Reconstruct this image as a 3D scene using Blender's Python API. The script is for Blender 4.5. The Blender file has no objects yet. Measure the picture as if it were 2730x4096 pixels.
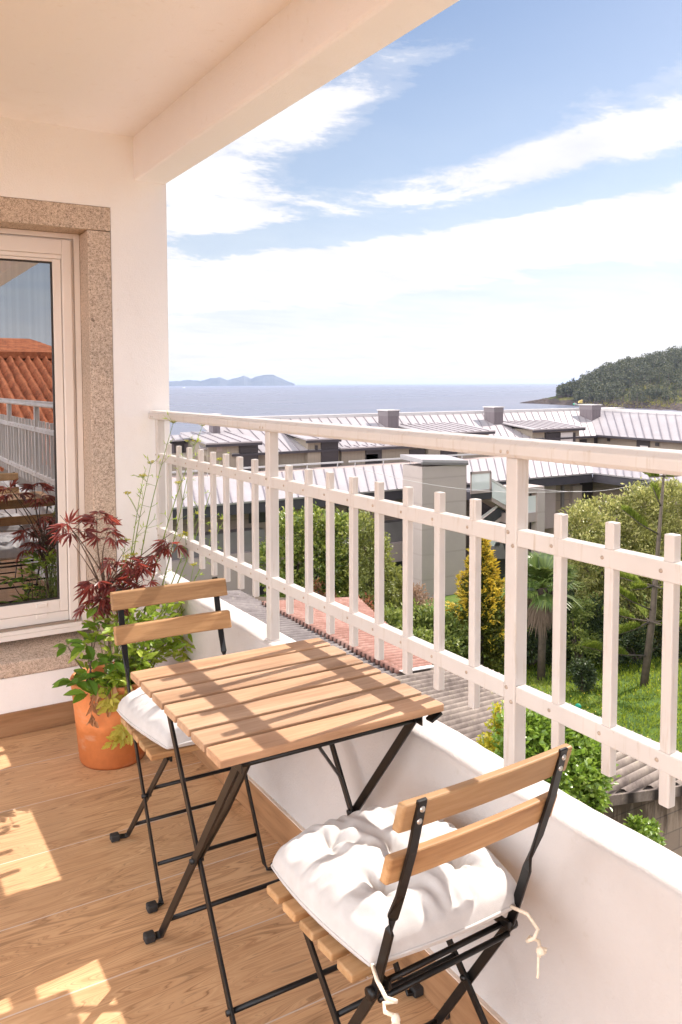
import bpy, math, random
import numpy as np
from mathutils import Vector, Matrix
random.seed(7); RNG = np.random.default_rng(7)
S = bpy.context.scene; C = S.collection
PI = math.pi

# ------------------------------------------------------------------ camera (eye 1.42 m above the balcony floor)
EYE = 1.42; YAW, PIT, ROL = 0.5251418, -0.0604659, -0.0040102; FPX = 3265.93; PX0, PY0 = 1265.0, 1733.3
_f = Vector((math.sin(YAW)*math.cos(PIT), math.cos(YAW)*math.cos(PIT), math.sin(PIT)))
_r = Vector((math.cos(YAW), -math.sin(YAW), 0)); _u = _r.cross(_f)
_r, _u = _r*math.cos(ROL)+_u*math.sin(ROL), -_r*math.sin(ROL)+_u*math.cos(ROL)
cd = bpy.data.cameras.new('camera'); cam = bpy.data.objects.new('camera', cd); C.objects.link(cam)
cam.matrix_world = Matrix(((_r.x,_u.x,-_f.x,0),(_r.y,_u.y,-_f.y,0),(_r.z,_u.z,-_f.z,EYE),(0,0,0,1)))
cd.sensor_fit = 'VERTICAL'; cd.sensor_height = 36; cd.sensor_width = 24
cd.lens = FPX/4096*36; cd.shift_x = (1365-PX0)/4096; cd.shift_y = -(2048-PY0)/4096
cd.clip_start = 0.05; cd.clip_end = 90000
S.camera = cam
def ray(px, py): return _f + _r*((px-PX0)/FPX) - _u*((py-PY0)/FPX)
def onY(px, py, Y): v = ray(px, py); return Vector((0,0,EYE)) + v*(Y/v.y)
def onX(px, py, X): v = ray(px, py); return Vector((0,0,EYE)) + v*(X/v.x)
def onZ(px, py, Z): v = ray(px, py); return Vector((0,0,EYE)) + v*((Z-EYE)/v.z)

# ------------------------------------------------------------------ mesh helpers
class MB:
    def __init__(s): s.v = []; s.f = []; s.sm = []
    def face(s, pts, smooth=False):
        n = len(s.v); s.v += [tuple(p) for p in pts]; s.f.append(tuple(range(n, n+len(pts)))); s.sm.append(smooth)
    def add(s, vs, fs, smooth=False):
        n = len(s.v); s.v += [tuple(p) for p in vs]
        for f in fs: s.f.append(tuple(i+n for i in f)); s.sm.append(smooth)
    def box(s, x0, x1, y0, y1, z0, z1):
        s.add([(x0,y0,z0),(x1,y0,z0),(x1,y1,z0),(x0,y1,z0),(x0,y0,z1),(x1,y0,z1),(x1,y1,z1),(x0,y1,z1)],
              [(3,2,1,0),(4,5,6,7),(0,1,5,4),(1,2,6,5),(2,3,7,6),(3,0,4,7)])
    def hexa(s, bot, top):
        s.add(list(bot)+list(top), [(3,2,1,0),(4,5,6,7),(0,1,5,4),(1,2,6,5),(2,3,7,6),(3,0,4,7)])
    def bar(s, p0, p1, wd, w, t):
        """flat bar from p0 to p1: width w along wd, thickness t across"""
        s.strip([p0, p1], [wd, wd], w, t)
    def strip(s, pts, wds, w, t):
        pts = [Vector(p) for p in pts]; rings = []
        for i, p in enumerate(pts):
            d = (pts[min(i+1, len(pts)-1)]-pts[max(i-1, 0)]).normalized()
            a = Vector(wds[i]); a = (a - d*a.dot(d)).normalized(); b = d.cross(a)
            rings.append([p+a*w/2+b*t/2, p-a*w/2+b*t/2, p-a*w/2-b*t/2, p+a*w/2-b*t/2])
        vs = [q for r in rings for q in r]; fs = [(3,2,1,0)]
        for i in range(len(rings)-1):
            for k in range(4): fs.append((i*4+k, i*4+(k+1) % 4, i*4+4+(k+1) % 4, i*4+4+k))
        m = (len(rings)-1)*4; fs.append((m, m+1, m+2, m+3)); s.add(vs, fs)
    def tube(s, pts, r, n=6, cap=True):
        pts = [Vector(p) for p in pts]; m = len(pts)
        rs = r if isinstance(r, (list, tuple)) else [r]*m
        vs = []; fs = []; a0 = None
        for i, p in enumerate(pts):
            d = (pts[min(i+1, m-1)]-pts[max(i-1, 0)])
            d = d.normalized() if d.length > 1e-9 else Vector((0,0,1))
            if a0 is None: a0 = d.orthogonal().normalized()
            a = (a0-d*a0.dot(d)); a = a.normalized() if a.length > 1e-6 else d.orthogonal().normalized()
            a0 = a; b = d.cross(a)
            for k in range(n):
                q = 2*PI*k/n; vs.append(p+(a*math.cos(q)+b*math.sin(q))*rs[i])
        for i in range(m-1):
            for k in range(n): fs.append((i*n+k, i*n+(k+1) % n, (i+1)*n+(k+1) % n, (i+1)*n+k))
        if cap: fs.append(tuple(range(n-1, -1, -1))); fs.append(tuple((m-1)*n+k for k in range(n)))
        s.add(vs, fs, True)
    def lathe(s, prof, c, n=40):
        vs = []; fs = []
        for (r, z) in prof:
            for k in range(n): q = 2*PI*k/n; vs.append((c[0]+r*math.cos(q), c[1]+r*math.sin(q), c[2]+z))
        for i in range(len(prof)-1):
            for k in range(n): fs.append((i*n+k, i*n+(k+1) % n, (i+1)*n+(k+1) % n, (i+1)*n+k))
        s.add(vs, fs, True)
    def dome(s, c, r, h, axis='z', n=10):
        prof = [(r, 0), (r*.85, h*.6), (r*.4, h*.95), (0.0002, h)]; vs = []; fs = []
        for (rr, hh) in prof:
            for k in range(n):
                q = 2*PI*k/n; a, b = rr*math.cos(q), rr*math.sin(q)
                vs.append((c[0]+a, c[1]+b, c[2]+hh) if axis == 'z' else ((c[0]-hh, c[1]+a, c[2]+b) if axis == '-x' else (c[0]+a, c[1]-hh, c[2]+b)))
        for i in range(3):
            for k in range(n): fs.append((i*n+k, i*n+(k+1) % n, (i+1)*n+(k+1) % n, (i+1)*n+k))
        s.add(vs, fs, True)
    def build(s, name, m, parent=None, bevel=0, smooth=None, seg=2):
        me = bpy.data.meshes.new(name); me.from_pydata(s.v, [], s.f); me.materials.append(m)
        me.polygons.foreach_set('use_smooth', s.sm if smooth is None else [smooth]*len(s.f))
        o = bpy.data.objects.new(name, me); C.objects.link(o)
        if parent is not None: o.parent = parent; o.matrix_parent_inverse = Matrix.Identity(4)
        if bevel:
            b = o.modifiers.new('bevel', 'BEVEL'); b.width = bevel; b.segments = seg; b.limit_method = 'ANGLE'; b.angle_limit = 0.7
            b.harden_normals = False
        return o
def npmesh(name, V, k, m, parent=None, smooth=False):
    """V: (n,k,3) array of n separate k-gons"""
    V = np.asarray(V, np.float32); n = len(V); me = bpy.data.meshes.new(name)
    me.vertices.add(n*k); me.vertices.foreach_set('co', V.reshape(-1))
    me.loops.add(n*k); me.loops.foreach_set('vertex_index', np.arange(n*k, dtype=np.int32))
    me.polygons.add(n); me.polygons.foreach_set('loop_start', np.arange(0, n*k, k, dtype=np.int32))
    me.polygons.foreach_set('loop_total', np.full(n, k, np.int32))
    me.update(calc_edges=True); me.materials.append(m)
    o = bpy.data.objects.new(name, me); C.objects.link(o)
    if parent is not None: o.parent = parent
    return o
def leafmesh(name, c, d, nrm, L, W, m, parent=None, fold=.18):
    """leaves as four-point folded blades (2 quads sharing a midrib): arrays c,d,nrm (n,3), L,W (n,)"""
    d = d/np.linalg.norm(d, axis=1)[:, None]
    s = np.cross(d, nrm); s /= (np.linalg.norm(s, axis=1)[:, None]+1e-9); u = np.cross(s, d)
    L = L[:, None]; W = W[:, None]
    base = c; tip = c+d*L-u*L*.12; mid = c+d*L*.5+u*0
    l = mid-s*W*.5+u*W*fold; r = mid+s*W*.5+u*W*fold
    n = len(c); V = np.stack([base, r, tip, l], 1)
    me = bpy.data.meshes.new(name); me.vertices.add(n*4); me.vertices.foreach_set('co', V.astype(np.float32).reshape(-1))
    idx = (np.arange(n)*4)[:, None]+np.array([0, 1, 2, 0, 2, 3])[None]
    me.loops.add(n*6); me.loops.foreach_set('vertex_index', idx.astype(np.int32).reshape(-1))
    me.polygons.add(n*2); me.polygons.foreach_set('loop_start', np.arange(0, n*6, 3, dtype=np.int32))
    me.polygons.foreach_set('loop_total', np.full(n*2, 3, np.int32))
    me.update(calc_edges=True); me.materials.append(m)
    o = bpy.data.objects.new(name, me); C.objects.link(o)
    if parent is not None: o.parent = parent
    return o
def tag(o, label, cat, group=None):
    o['label'] = label; o['category'] = cat
    if group: o['group'] = group
    return o
def thing(name, label, cat, loc=(0,0,0), rz=0, group=None):
    o = bpy.data.objects.new(name, None); C.objects.link(o); o.location = loc; o.rotation_euler = (0,0,rz)
    o.empty_display_size = .1
    return tag(o, label, cat, group)
def struct(o, kind='structure'): o['kind'] = kind; return o
def copy_tree(root):
    r = root.copy(); C.objects.link(r)
    for ch in list(root.children):
        c = ch.copy(); C.objects.link(c); c.parent = r
        for g in list(ch.children):
            d = g.copy(); C.objects.link(d); d.parent = c
    return r

# ------------------------------------------------------------------ node helpers
class NT:
    def __init__(s, name, world=False):
        if world:
            s.id = bpy.data.worlds.new(name)
        else:
            s.id = bpy.data.materials.new(name)
        s.id.use_nodes = True; s.t = s.id.node_tree; s.t.nodes.clear()
    def n(s, typ, ins=None, **kw):
        nd = s.t.nodes.new(typ)
        for k, v in kw.items(): setattr(nd, k, v)
        for k, v in (ins or {}).items():
            if isinstance(v, tuple) and len(v) == 2 and hasattr(v[0], 'outputs'):
                s.t.links.new(v[0].outputs[v[1]], nd.inputs[k])
            elif hasattr(v, 'outputs'): s.t.links.new(v.outputs[0], nd.inputs[k])
            else: nd.inputs[k].default_value = v
        return nd
    def math(s, op, a, b=0.0, c=None):
        ins = {0: a, 1: b}
        if c is not None: ins[2] = c
        return s.n('ShaderNodeMath', ins, operation=op)
    def ramp(s, fac, stops, interp='LINEAR'):
        nd = s.n('ShaderNodeValToRGB', {0: fac}); cr = nd.color_ramp; cr.interpolation = interp
        while len(cr.elements) > 1: cr.elements.remove(cr.elements[-1])
        cr.elements[0].position = stops[0][0]; cr.elements[0].color = (*stops[0][1], 1)
        for p, c in stops[1:]:
            e = cr.elements.new(p); e.color = (*c, 1)
        return nd
    def noise(s, vec, scale, detail=4, rough=.55, dist=0):
        return s.n('ShaderNodeTexNoise', {'Vector': vec, 'Scale': scale, 'Detail': detail, 'Roughness': rough, 'Distortion': dist})
    def mix(s, fac, a, b, bt='MIX'):
        nd = s.n('ShaderNodeMix', data_type='RGBA', blend_type=bt)
        for i, v in ((0, fac), (6, a), (7, b)):
            if isinstance(v, tuple) and len(v) == 2 and hasattr(v[0], 'outputs'): s.t.links.new(v[0].outputs[v[1]], nd.inputs[i])
            elif hasattr(v, 'outputs'):
                s.t.links.new(v.outputs[2] if v.bl_idname == 'ShaderNodeMix' else v.outputs[0], nd.inputs[i])
            else: nd.inputs[i].default_value = (*v, 1) if isinstance(v, (tuple, list)) and len(v) == 3 else v
        return nd
    def coord(s, which='Object'):
        return (s.n('ShaderNodeTexCoord'), which)
    def mapping(s, vec, scale=(1,1,1), loc=(0,0,0), rot=(0,0,0)):
        return s.n('ShaderNodeMapping', {'Vector': vec, 'Scale': scale, 'Location': loc, 'Rotation': rot})
    def out(s, shader): s.n('ShaderNodeOutputMaterial', {'Surface': shader}); return s.id
    def pbr(s, col, rough=.6, bump=None, bstr=.3, bdist=.002, metal=0, spec=.5, **kw):
        ins = {'Roughness': rough, 'Metallic': metal, 'Specular IOR Level': spec}; ins.update(kw)
        if isinstance(col, (tuple, list)) and len(col) == 3: col = (*col, 1)
        if hasattr(col, 'outputs') and col.bl_idname == 'ShaderNodeMix': col = (col, 2)
        ins['Base Color'] = col if not (isinstance(col, tuple) and len(col) == 4) else col
        if bump is not None:
            b = s.n('ShaderNodeBump', {'Height': bump, 'Strength': bstr, 'Distance': bdist}); ins['Normal'] = b
        return s.n('ShaderNodeBsdfPrincipled', ins)

def m_plain(name, col, rough=.6, var=.12, scale=8, bump=0, bscale=60, bdist=.002, metal=0, spec=.5):
    t = NT(name); co = t.coord(); nz = t.noise(co, scale, 5)
    a = tuple(max(0, c*(1-var)) for c in col); b = tuple(min(1, c*(1+var)) for c in col)
    cr = t.ramp(nz, [(.3, a), (.7, b)]); bn = t.noise(co, bscale, 4) if bump else None
    return t.out(t.pbr(cr, rough, bn, bump, bdist, metal, spec))
def m_leaf(name, cols, rough=.45, trans=.35, spec=.4, tcol=None, scale=1.2):
    """leaf: every blade its own tint, larger drifts of tone, light shining through"""
    t = NT(name); g = t.n('ShaderNodeNewGeometry'); co = t.coord(); nz = t.noise(co, scale, 3)
    k = t.math('ADD', t.math('MULTIPLY', (g, 'Random Per Island'), .62), t.math('MULTIPLY', nz, .45))
    n = len(cols); cr = t.ramp(k, [(.08+.84*i/max(1, n-1), c) for i, c in enumerate(cols)])
    b = t.pbr(cr, rough, spec=spec)
    tc = t.mix(.5, cr, tcol or tuple(min(1, c*1.5) for c in cols[-1]))
    tr = t.n('ShaderNodeBsdfTranslucent', {'Color': (tc, 2)})
    return t.out(t.n('ShaderNodeMixShader', {0: trans, 1: b, 2: tr}))
# ------------------------------------------------------------------ exposure and weather
SUN_E = 3.4; EXPO = 1.36; SKY_S = .05; SKY_R, SKY_G, SKY_B = 1.12, 1.06, 1.03
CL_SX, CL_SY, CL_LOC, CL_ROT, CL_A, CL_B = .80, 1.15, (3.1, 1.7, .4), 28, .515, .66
CL_FILL, CL_N, CL_AWAY = 2.9, .44, .10
CLOUD_BANKS = [(19.9, 6.0, .13, 2.1, 38, 45, .32), (32.3, 12.4, .16, 1.6, 50, 20, .24), (24, 13.5, .1, 4.8, 22, 9, .20), (33, 18.8, .25, 2.2, 31, 6, .19), (52, 4.4, .06, 1.2, 54, 10, .20), (45, 30, 0, 7, 48, 14, -.12), (38, 2.4, 0, .7, 46, 14, .05), (55, 18.5, .1, 1.0, 54, 6, .10),
               (40, 11.1, .17, .75, 48, 9, -.17), (26, 9.9, .10, .75, 28, 6, -.15), (30, 4.0, .1, .9, 30, 14, -.06), (56, 8.0, .1, 3.0, 60, 8, .12)]
HAZE = 4.5e-5
# ------------------------------------------------------------------ light: one sun from the sea side, sky with broken cloud, its unseen west brightened for fill
SUN = Vector((1, .12, .93)).normalized()
sl = bpy.data.lights.new('sun', 'SUN'); sl.energy = SUN_E; sl.angle = math.radians(.55); sl.color = (1, .915, .84)
so = bpy.data.objects.new('sun', sl); C.objects.link(so); so.rotation_euler = SUN.to_track_quat('Z', 'Y').to_euler(); so.location = (8, 2, 9)
w = NT('World', True); S.world = w.id
sky = w.n('ShaderNodeTexSky', sky_type='NISHITA', sun_disc=False, sun_elevation=math.asin(SUN.z), sun_rotation=math.atan2(SUN.x, SUN.y),
          altitude=20, air_density=1.0, dust_density=.6, ozone_density=1.6)
tc = w.n('ShaderNodeTexCoord'); sp = w.n('ShaderNodeSeparateXYZ', {0: (tc, 'Generated')})
zc = w.math('ADD', w.math('MAXIMUM', (sp, 2), 0.0), .10)
px_ = w.math('DIVIDE', (sp, 0), zc); py_ = w.math('DIVIDE', (sp, 1), zc)
pv = w.n('ShaderNodeCombineXYZ', {0: px_, 1: py_, 2: 0.0})
mp = w.mapping(pv, (CL_SX, CL_SY, 1), CL_LOC, (0, 0, math.radians(CL_ROT)))
warp = w.noise(mp, .55, 3, .5); wv = w.n('ShaderNodeVectorMath', {0: mp, 1: (warp, 1)}, operation='ADD')
n1 = w.math('ADD', w.math('MULTIPLY', w.noise(wv, 1.3, 10, .64, .2), .64), w.math('MULTIPLY', w.noise(wv, 5.5, 7, .72), .36)); n2 = w.noise(wv, .30, 3, .5)
az = w.math('MULTIPLY', w.math('ARCTAN2', (sp, 0), (sp, 1)), 57.2958); el = w.math('MULTIPLY', w.math('ARCSINE', (sp, 2)), 57.2958)
def band(a0, e0, slope, half, amax, aw, amp):
    """a bank of cloud along a line of azimuth and elevation (degrees)"""
    q = w.math('DIVIDE', w.math('SUBTRACT', el, w.math('ADD', w.math('MULTIPLY', w.math('SUBTRACT', az, a0), slope), e0)), half)
    r_ = w.math('DIVIDE', w.math('SUBTRACT', az, amax), aw)
    return w.math('MULTIPLY', w.math('EXPONENT', w.math('MULTIPLY', w.math('ADD', w.math('MULTIPLY', q, q), w.math('MULTIPLY', r_, r_)), -1.0)), amp)
bias = None
for bnd in CLOUD_BANKS:
    x_ = band(*bnd); bias = x_ if bias is None else w.math('ADD', bias, x_)
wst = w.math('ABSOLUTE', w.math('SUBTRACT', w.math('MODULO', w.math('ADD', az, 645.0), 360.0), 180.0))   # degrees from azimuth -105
away = w.n('ShaderNodeClamp', {0: w.math('DIVIDE', w.math('SUBTRACT', 80.0, wst), 22.0)})  # unseen western cloud, brightened to throw fill light into the balcony
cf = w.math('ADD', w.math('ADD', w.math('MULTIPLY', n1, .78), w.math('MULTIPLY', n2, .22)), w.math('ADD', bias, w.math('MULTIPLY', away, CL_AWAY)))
cm = w.ramp(cf, [(CL_A, (0, 0, 0)), (CL_A+(CL_B-CL_A)*.45, (.28, .28, .28)), (CL_B, (1, 1, 1))], 'EASE')
# thin veil thickening towards the horizon
veil = w.ramp((sp, 2), [(0.0, (.93, .93, .93)), (.05, (.80, .80, .80)), (.11, (.54, .54, .54)), (.22, (.20, .20, .20)), (.40, (.0, .0, .0))])
cmx = w.math('MAXIMUM', cm, veil)
det = w.noise(wv, 2.6, 6, .6)
cc0 = w.ramp(det, [(.28, (.82, .83, .91)), (.62, (1.0, .975, .975))])
cc = w.mix(1.0, cc0, w.n('ShaderNodeCombineColor', {0: w.math('ADD', w.math('MULTIPLY', away, CL_FILL-CL_N), CL_N), 1: w.math('ADD', w.math('MULTIPLY', away, CL_FILL-CL_N), CL_N), 2: w.math('ADD', w.math('MULTIPLY', away, CL_FILL-CL_N), CL_N)}), 'MULTIPLY')
skc = w.mix(1.0, sky, (SKY_S*SKY_R, SKY_S*SKY_G, SKY_S*SKY_B), 'MULTIPLY')
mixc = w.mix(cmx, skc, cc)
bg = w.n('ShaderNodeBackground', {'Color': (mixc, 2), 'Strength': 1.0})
w.n('ShaderNodeOutputWorld', {'Surface': bg})
S.view_settings.view_transform = 'Standard'; S.view_settings.look = 'None'; S.view_settings.exposure = EXPO; S.view_settings.gamma = 1
S.cycles.use_denoising = True; S.cycles.max_bounces = 10; S.cycles.diffuse_bounces = 6; S.cycles.transparent_max_bounces = 12
S.cycles.sample_clamp_indirect = 6; S.cycles.caustics_reflective = False; S.cycles.caustics_refractive = False

# ------------------------------------------------------------------ materials of the balcony
def m_stucco(name, col, dirt=.05):
    t = NT(name); co = t.coord(); n1 = t.noise(co, 1.7, 4); n2 = t.noise(co, 160, 5, .6); n3 = t.noise(co, 36, 4, .6)
    cr = t.ramp(n1, [(.3, tuple(c*(1-dirt) for c in col)), (.7, col)])
    sc = t.ramp(n3, [(.62, (1,1,1)), (.80, (.93,.91,.88))]); cx = t.mix(1, cr, sc, 'MULTIPLY')
    hh = t.math('ADD', n2, t.math('MULTIPLY', n3, .8))
    bl = t.noise(t.mapping(co, (1.6, 1.6, .5)), 1.2, 6, .68); bm_ = t.ramp(bl, [(.52, (1,1,1)), (.72, (.945,.93,.91))])    # faint weathering
    return t.out(t.pbr(t.mix(1, cx, bm_, 'MULTIPLY'), .75, hh, .5, .0026, spec=.3))
M = {}
M['wall'] = m_stucco('white_render', (.90, .875, .855)); M['ceil'] = m_stucco('ceiling_paint', (.88, .855, .86), .02)
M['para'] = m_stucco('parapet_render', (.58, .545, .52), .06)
def m_granite():
    t = NT('granite'); co = t.coord(); a = t.noise(co, 260, 3, .7); b = t.noise(co, 95, 3, .6); c = t.noise(co, 3, 3); v = t.noise(co, 17, 2, .5)
    k = t.math('ADD', t.math('MULTIPLY', a, .65), t.math('MULTIPLY', b, .35))
    cr = t.ramp(k, [(.35, (.14,.11,.092)), (.44, (.40,.325,.26)), (.53, (.60,.50,.415)), (.62, (.74,.64,.55))])
    lr = t.ramp(c, [(.3, (.86,.84,.82)), (.7, (1.06,1.0,.95))]); cx = t.mix(1, cr, lr, 'MULTIPLY')
    sp = t.ramp(v, [(.70, (1,1,1)), (.76, (.45,.43,.42))]); cx = t.mix(1, cx, sp, 'MULTIPLY')
    return t.out(t.pbr(cx, .8, k, .4, .002, spec=.25))
M['granite'] = m_granite()
def m_floor():
    t = NT('wood_look_tiles'); co = t.coord(); s = t.n('ShaderNodeSeparateXYZ', {0: co})
    P = .3135
    yy = t.math('DIVIDE', t.math('ADD', (s, 1), 10*P-1.871+.0), P); row = t.math('FLOOR', yy); fy = t.math('FRACT', yy)
    rnd = t.n('ShaderNodeTexWhiteNoise', {1: row}, noise_dimensions='1D')
    xx = t.math('DIVIDE', t.math('ADD', (s, 0), t.math('MULTIPLY', rnd, 5.0)), 1.8); fx = t.math('FRACT', xx); colm = t.math('FLOOR', xx)
    idn = t.math('ADD', t.math('MULTIPLY', row, 3.37), t.math('MULTIPLY', colm, 7.91))
    v = t.n('ShaderNodeCombineXYZ', {0: t.math('MULTIPLY', (s, 0), .9), 1: t.math('MULTIPLY', (s, 1), 9.0), 2: idn})
    wob = t.noise(v, .9, 3, .5)                                     # slow bends of the grain
    y2 = t.math('ADD', t.math('MULTIPLY', (s, 1), 9.0), t.math('MULTIPLY', wob, 7.5))
    fine = t.noise(t.n('ShaderNodeCombineXYZ', {0: t.math('MULTIPLY', (s, 0), 2.4), 1: t.math('MULTIPLY', y2, 9.0), 2: idn}), 1.0, 5, .6)
    ring = t.noise(t.n('ShaderNodeCombineXYZ', {0: t.math('MULTIPLY', (s, 0), .24), 1: t.math('MULTIPLY', y2, 1.25), 2: idn}), 2.2, 2, .45, .3)
    line = t.math('ABSOLUTE', t.math('SUBTRACT', t.math('FRACT', t.math('MULTIPLY', ring, 11.0)), .5))
    lin2 = t.ramp(line, [(.0, (.34,.31,.29)), (.07, (.84,.83,.82)), (.22, (1,1,1))])
    tone = t.noise(t.n('ShaderNodeCombineXYZ', {0: (s, 0), 1: (s, 1), 2: idn}), 1.1, 3)
    base = t.ramp(fine, [(.30, (.40,.225,.115)), (.48, (.56,.345,.19)), (.70, (.66,.435,.255))])
    tn = t.ramp(tone, [(.3, (.84,.82,.80)), (.7, (1.10,1.08,1.05))]); c1 = t.mix(1, base, tn, 'MULTIPLY'); c1 = t.mix(.55, c1, lin2, 'MULTIPLY')
    kv = t.n('ShaderNodeTexVoronoi', {'Vector': t.n('ShaderNodeCombineXYZ', {0: t.math('MULTIPLY', (s, 0), 1.0), 1: t.math('MULTIPLY', (s, 1), 2.2), 2: idn}), 'Scale': 1.5})
    kn = t.ramp((kv, 0), [(.0, (.45,.40,.36)), (.035, (.62,.58,.54)), (.09, (1,1,1))]); c1 = t.mix(.8, c1, kn, 'MULTIPLY')
    rt = t.ramp(t.n('ShaderNodeTexWhiteNoise', {1: idn}, noise_dimensions='1D'), [(0, (.90,.90,.90)), (1, (1.08,1.06,1.03))]); c1 = t.mix(1, c1, rt, 'MULTIPLY')
    gy = t.math('LESS_THAN', t.math('ABSOLUTE', t.math('SUBTRACT', fy, .5)), .5-.0065); gx = t.math('LESS_THAN', t.math('ABSOLUTE', t.math('SUBTRACT', fx, .5)), .5-.0012)
    g = t.math('MULTIPLY', gy, gx)
    c2 = t.mix(g, (.60,.48,.39), c1)
    rr = t.math('ADD', .40, t.math('MULTIPLY', fine, .22))
    hb = t.math('ADD', t.math('MULTIPLY', g, 1.0), t.math('MULTIPLY', fine, .25))
    p = t.pbr(c2, rr, hb, .35, .0012, spec=.35)
    return t.out(p)
M['floor'] = m_floor()
def m_wood(name, cols, ax=0, fs=1.0, rough=.5, seed_obj=True):
    """timber with grain running along local axis ax; each piece a different cut"""
    t = NT(name); co = t.coord(); oi = t.n('ShaderNodeObjectInfo'); s = t.n('ShaderNodeSeparateXYZ', {0: co}); off = t.math('MULTIPLY', (oi, 'Random'), 23.0)
    sc = [14.0*fs]*3; sc[ax] = 1.1*fs
    v = t.n('ShaderNodeCombineXYZ', {0: t.math('ADD', t.math('MULTIPLY', (s, 0), sc[0]), off), 1: t.math('ADD', t.math('MULTIPLY', (s, 1), sc[1]), off), 2: t.math('MULTIPLY', (s, 2), sc[2])})
    a = t.noise(v, 1.6, 3, .5, .6); b = t.noise(v, 9, 5, .65)
    k = t.math('ADD', t.math('MULTIPLY', a, .65), t.math('MULTIPLY', b, .35))
    cr = t.ramp(k, [(.34, cols[0]), (.50, cols[1]), (.66, cols[2])])
    rv = t.ramp((oi, 'Random'), [(0, (.84,.82,.80)), (.5, (1,1,1)), (1, (1.12,1.06,1.0))]); c1 = t.mix(1, cr, rv, 'MULTIPLY')
    return t.out(t.pbr(c1, rough, b, .25, .0015, spec=.35))
M['acacia'] = m_wood('stained_acacia', [(.28,.165,.095), (.405,.255,.155), (.50,.34,.225)], 0)
M['acacia2'] = m_wood('honey_acacia', [(.27,.145,.065), (.40,.24,.115), (.50,.325,.175)], 0)
M['skirt'] = m_wood('wood_look_skirting', [(.22,.115,.055), (.35,.19,.095), (.43,.25,.13)], 1, .8)
M['skirtx'] = m_wood('wood_look_skirting_x', [(.20,.105,.05), (.31,.165,.08), (.38,.22,.115)], 0, .8)
M['alu'] = m_plain('cream_aluminium', (.78,.72,.665), .42, .03, 3, .05, 60, .0004)
def m_rail():
    t = NT('cream_painted_metal'); co = t.coord(); a = t.noise(co, 11, 5, .6); r_ = t.noise(t.mapping(co, (60, 60, 5)), 1.3, 5, .7); f = t.noise(co, 70, 4, .7)
    c = t.ramp(a, [(.3, (.57,.53,.495)), (.7, (.615,.58,.545))]); g = t.ramp(r_, [(.56, (1,1,1)), (.78, (.80,.72,.62))]); sp = t.ramp(f, [(.70, (1,1,1)), (.78, (.62,.50,.38))])
    return t.out(t.pbr(t.mix(.7, t.mix(1, c, g, 'MULTIPLY'), sp, 'MULTIPLY'), .36, a, .15, .0008, spec=.5))
M['rail'] = m_rail()
M['bolt'] = m_plain('bolt_heads', (.40,.32,.25), .45, .2, 60)
M['black'] = m_plain('black_powder_coat', (.0065,.006,.006), .38, .25, 40, .12, 500, .0004, 0, .32)
M['rubber'] = m_plain('black_rubber', (.02,.019,.019), .62, .15, 40)
M['steel'] = m_plain('steel_rivet', (.55,.53,.5), .35, .1, 60, 0, 60, .001, .8)
M['track'] = m_plain('brown_track', (.30,.235,.185), .5, .05, 5)
M['gasket'] = m_plain('dark_gasket', (.03,.026,.024), .6)
def m_fabric():
    t = NT('white_cotton'); co = t.coord(); a = t.noise(co, 900, 2, .5); b = t.noise(co, 30, 4)
    cr = t.ramp(b, [(.3, (.50,.485,.47)), (.7, (.565,.55,.535))]); h = t.math('ADD', t.math('MULTIPLY', a, .3), t.math('MULTIPLY', b, .9))
    return t.out(t.pbr(cr, .9, h, .35, .003, spec=.15, **{'Sheen Weight': .2}))
M['cotton'] = m_fabric()
M['cord'] = m_plain('cotton_cord', (.80,.70,.56), .9, .1, 200)
def m_glass():
    """window pane over an unlit room: the outside mirrored over near-black"""
    t = NT('window_pane'); co = t.coord(); mp_ = t.mapping(co, (9, 9, .12)); nz = t.noise(mp_, 1.2, 3, .6)
    bmp = t.n('ShaderNodeBump', {'Height': nz, 'Strength': .012, 'Distance': .004})
    g = t.n('ShaderNodeBsdfGlossy', {'Color': (.93,.95,1,1), 'Roughness': .004, 'Normal': bmp})
    d = t.n('ShaderNodeBsdfDiffuse', {'Color': (.012,.011,.010,1)})
    st = t.ramp(t.noise(t.mapping(co, (26, 1, .02)), 1.5, 4, .7), [(.35, (.385,.385,.385)), (.65, (.44,.44,.44))])
    return t.out(t.n('ShaderNodeMixShader', {0: st, 1: d, 2: g}))
M['pane'] = m_glass()

# ------------------------------------------------------------------ the balcony
XI, XO, YW, ZP = 1.133, 1.238, 3.422, .600       # parapet faces, end wall, parapet top
YB = -6.4; YC = -3.6                               # balcony end, ceiling end
b = MB(); b.box(-9, XI, YB, YW, -.12, 0); struct(b.build('floor', M['floor']))  # western strip, out of view, added to bounce sunlight up at the ceiling
b = MB(); b.box(-1.35, 1.097, YC, YW, 2.462, 2.62); struct(b.build('ceiling', M['ceil']))  # cut short where unseen, to let sky light in as fill

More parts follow.
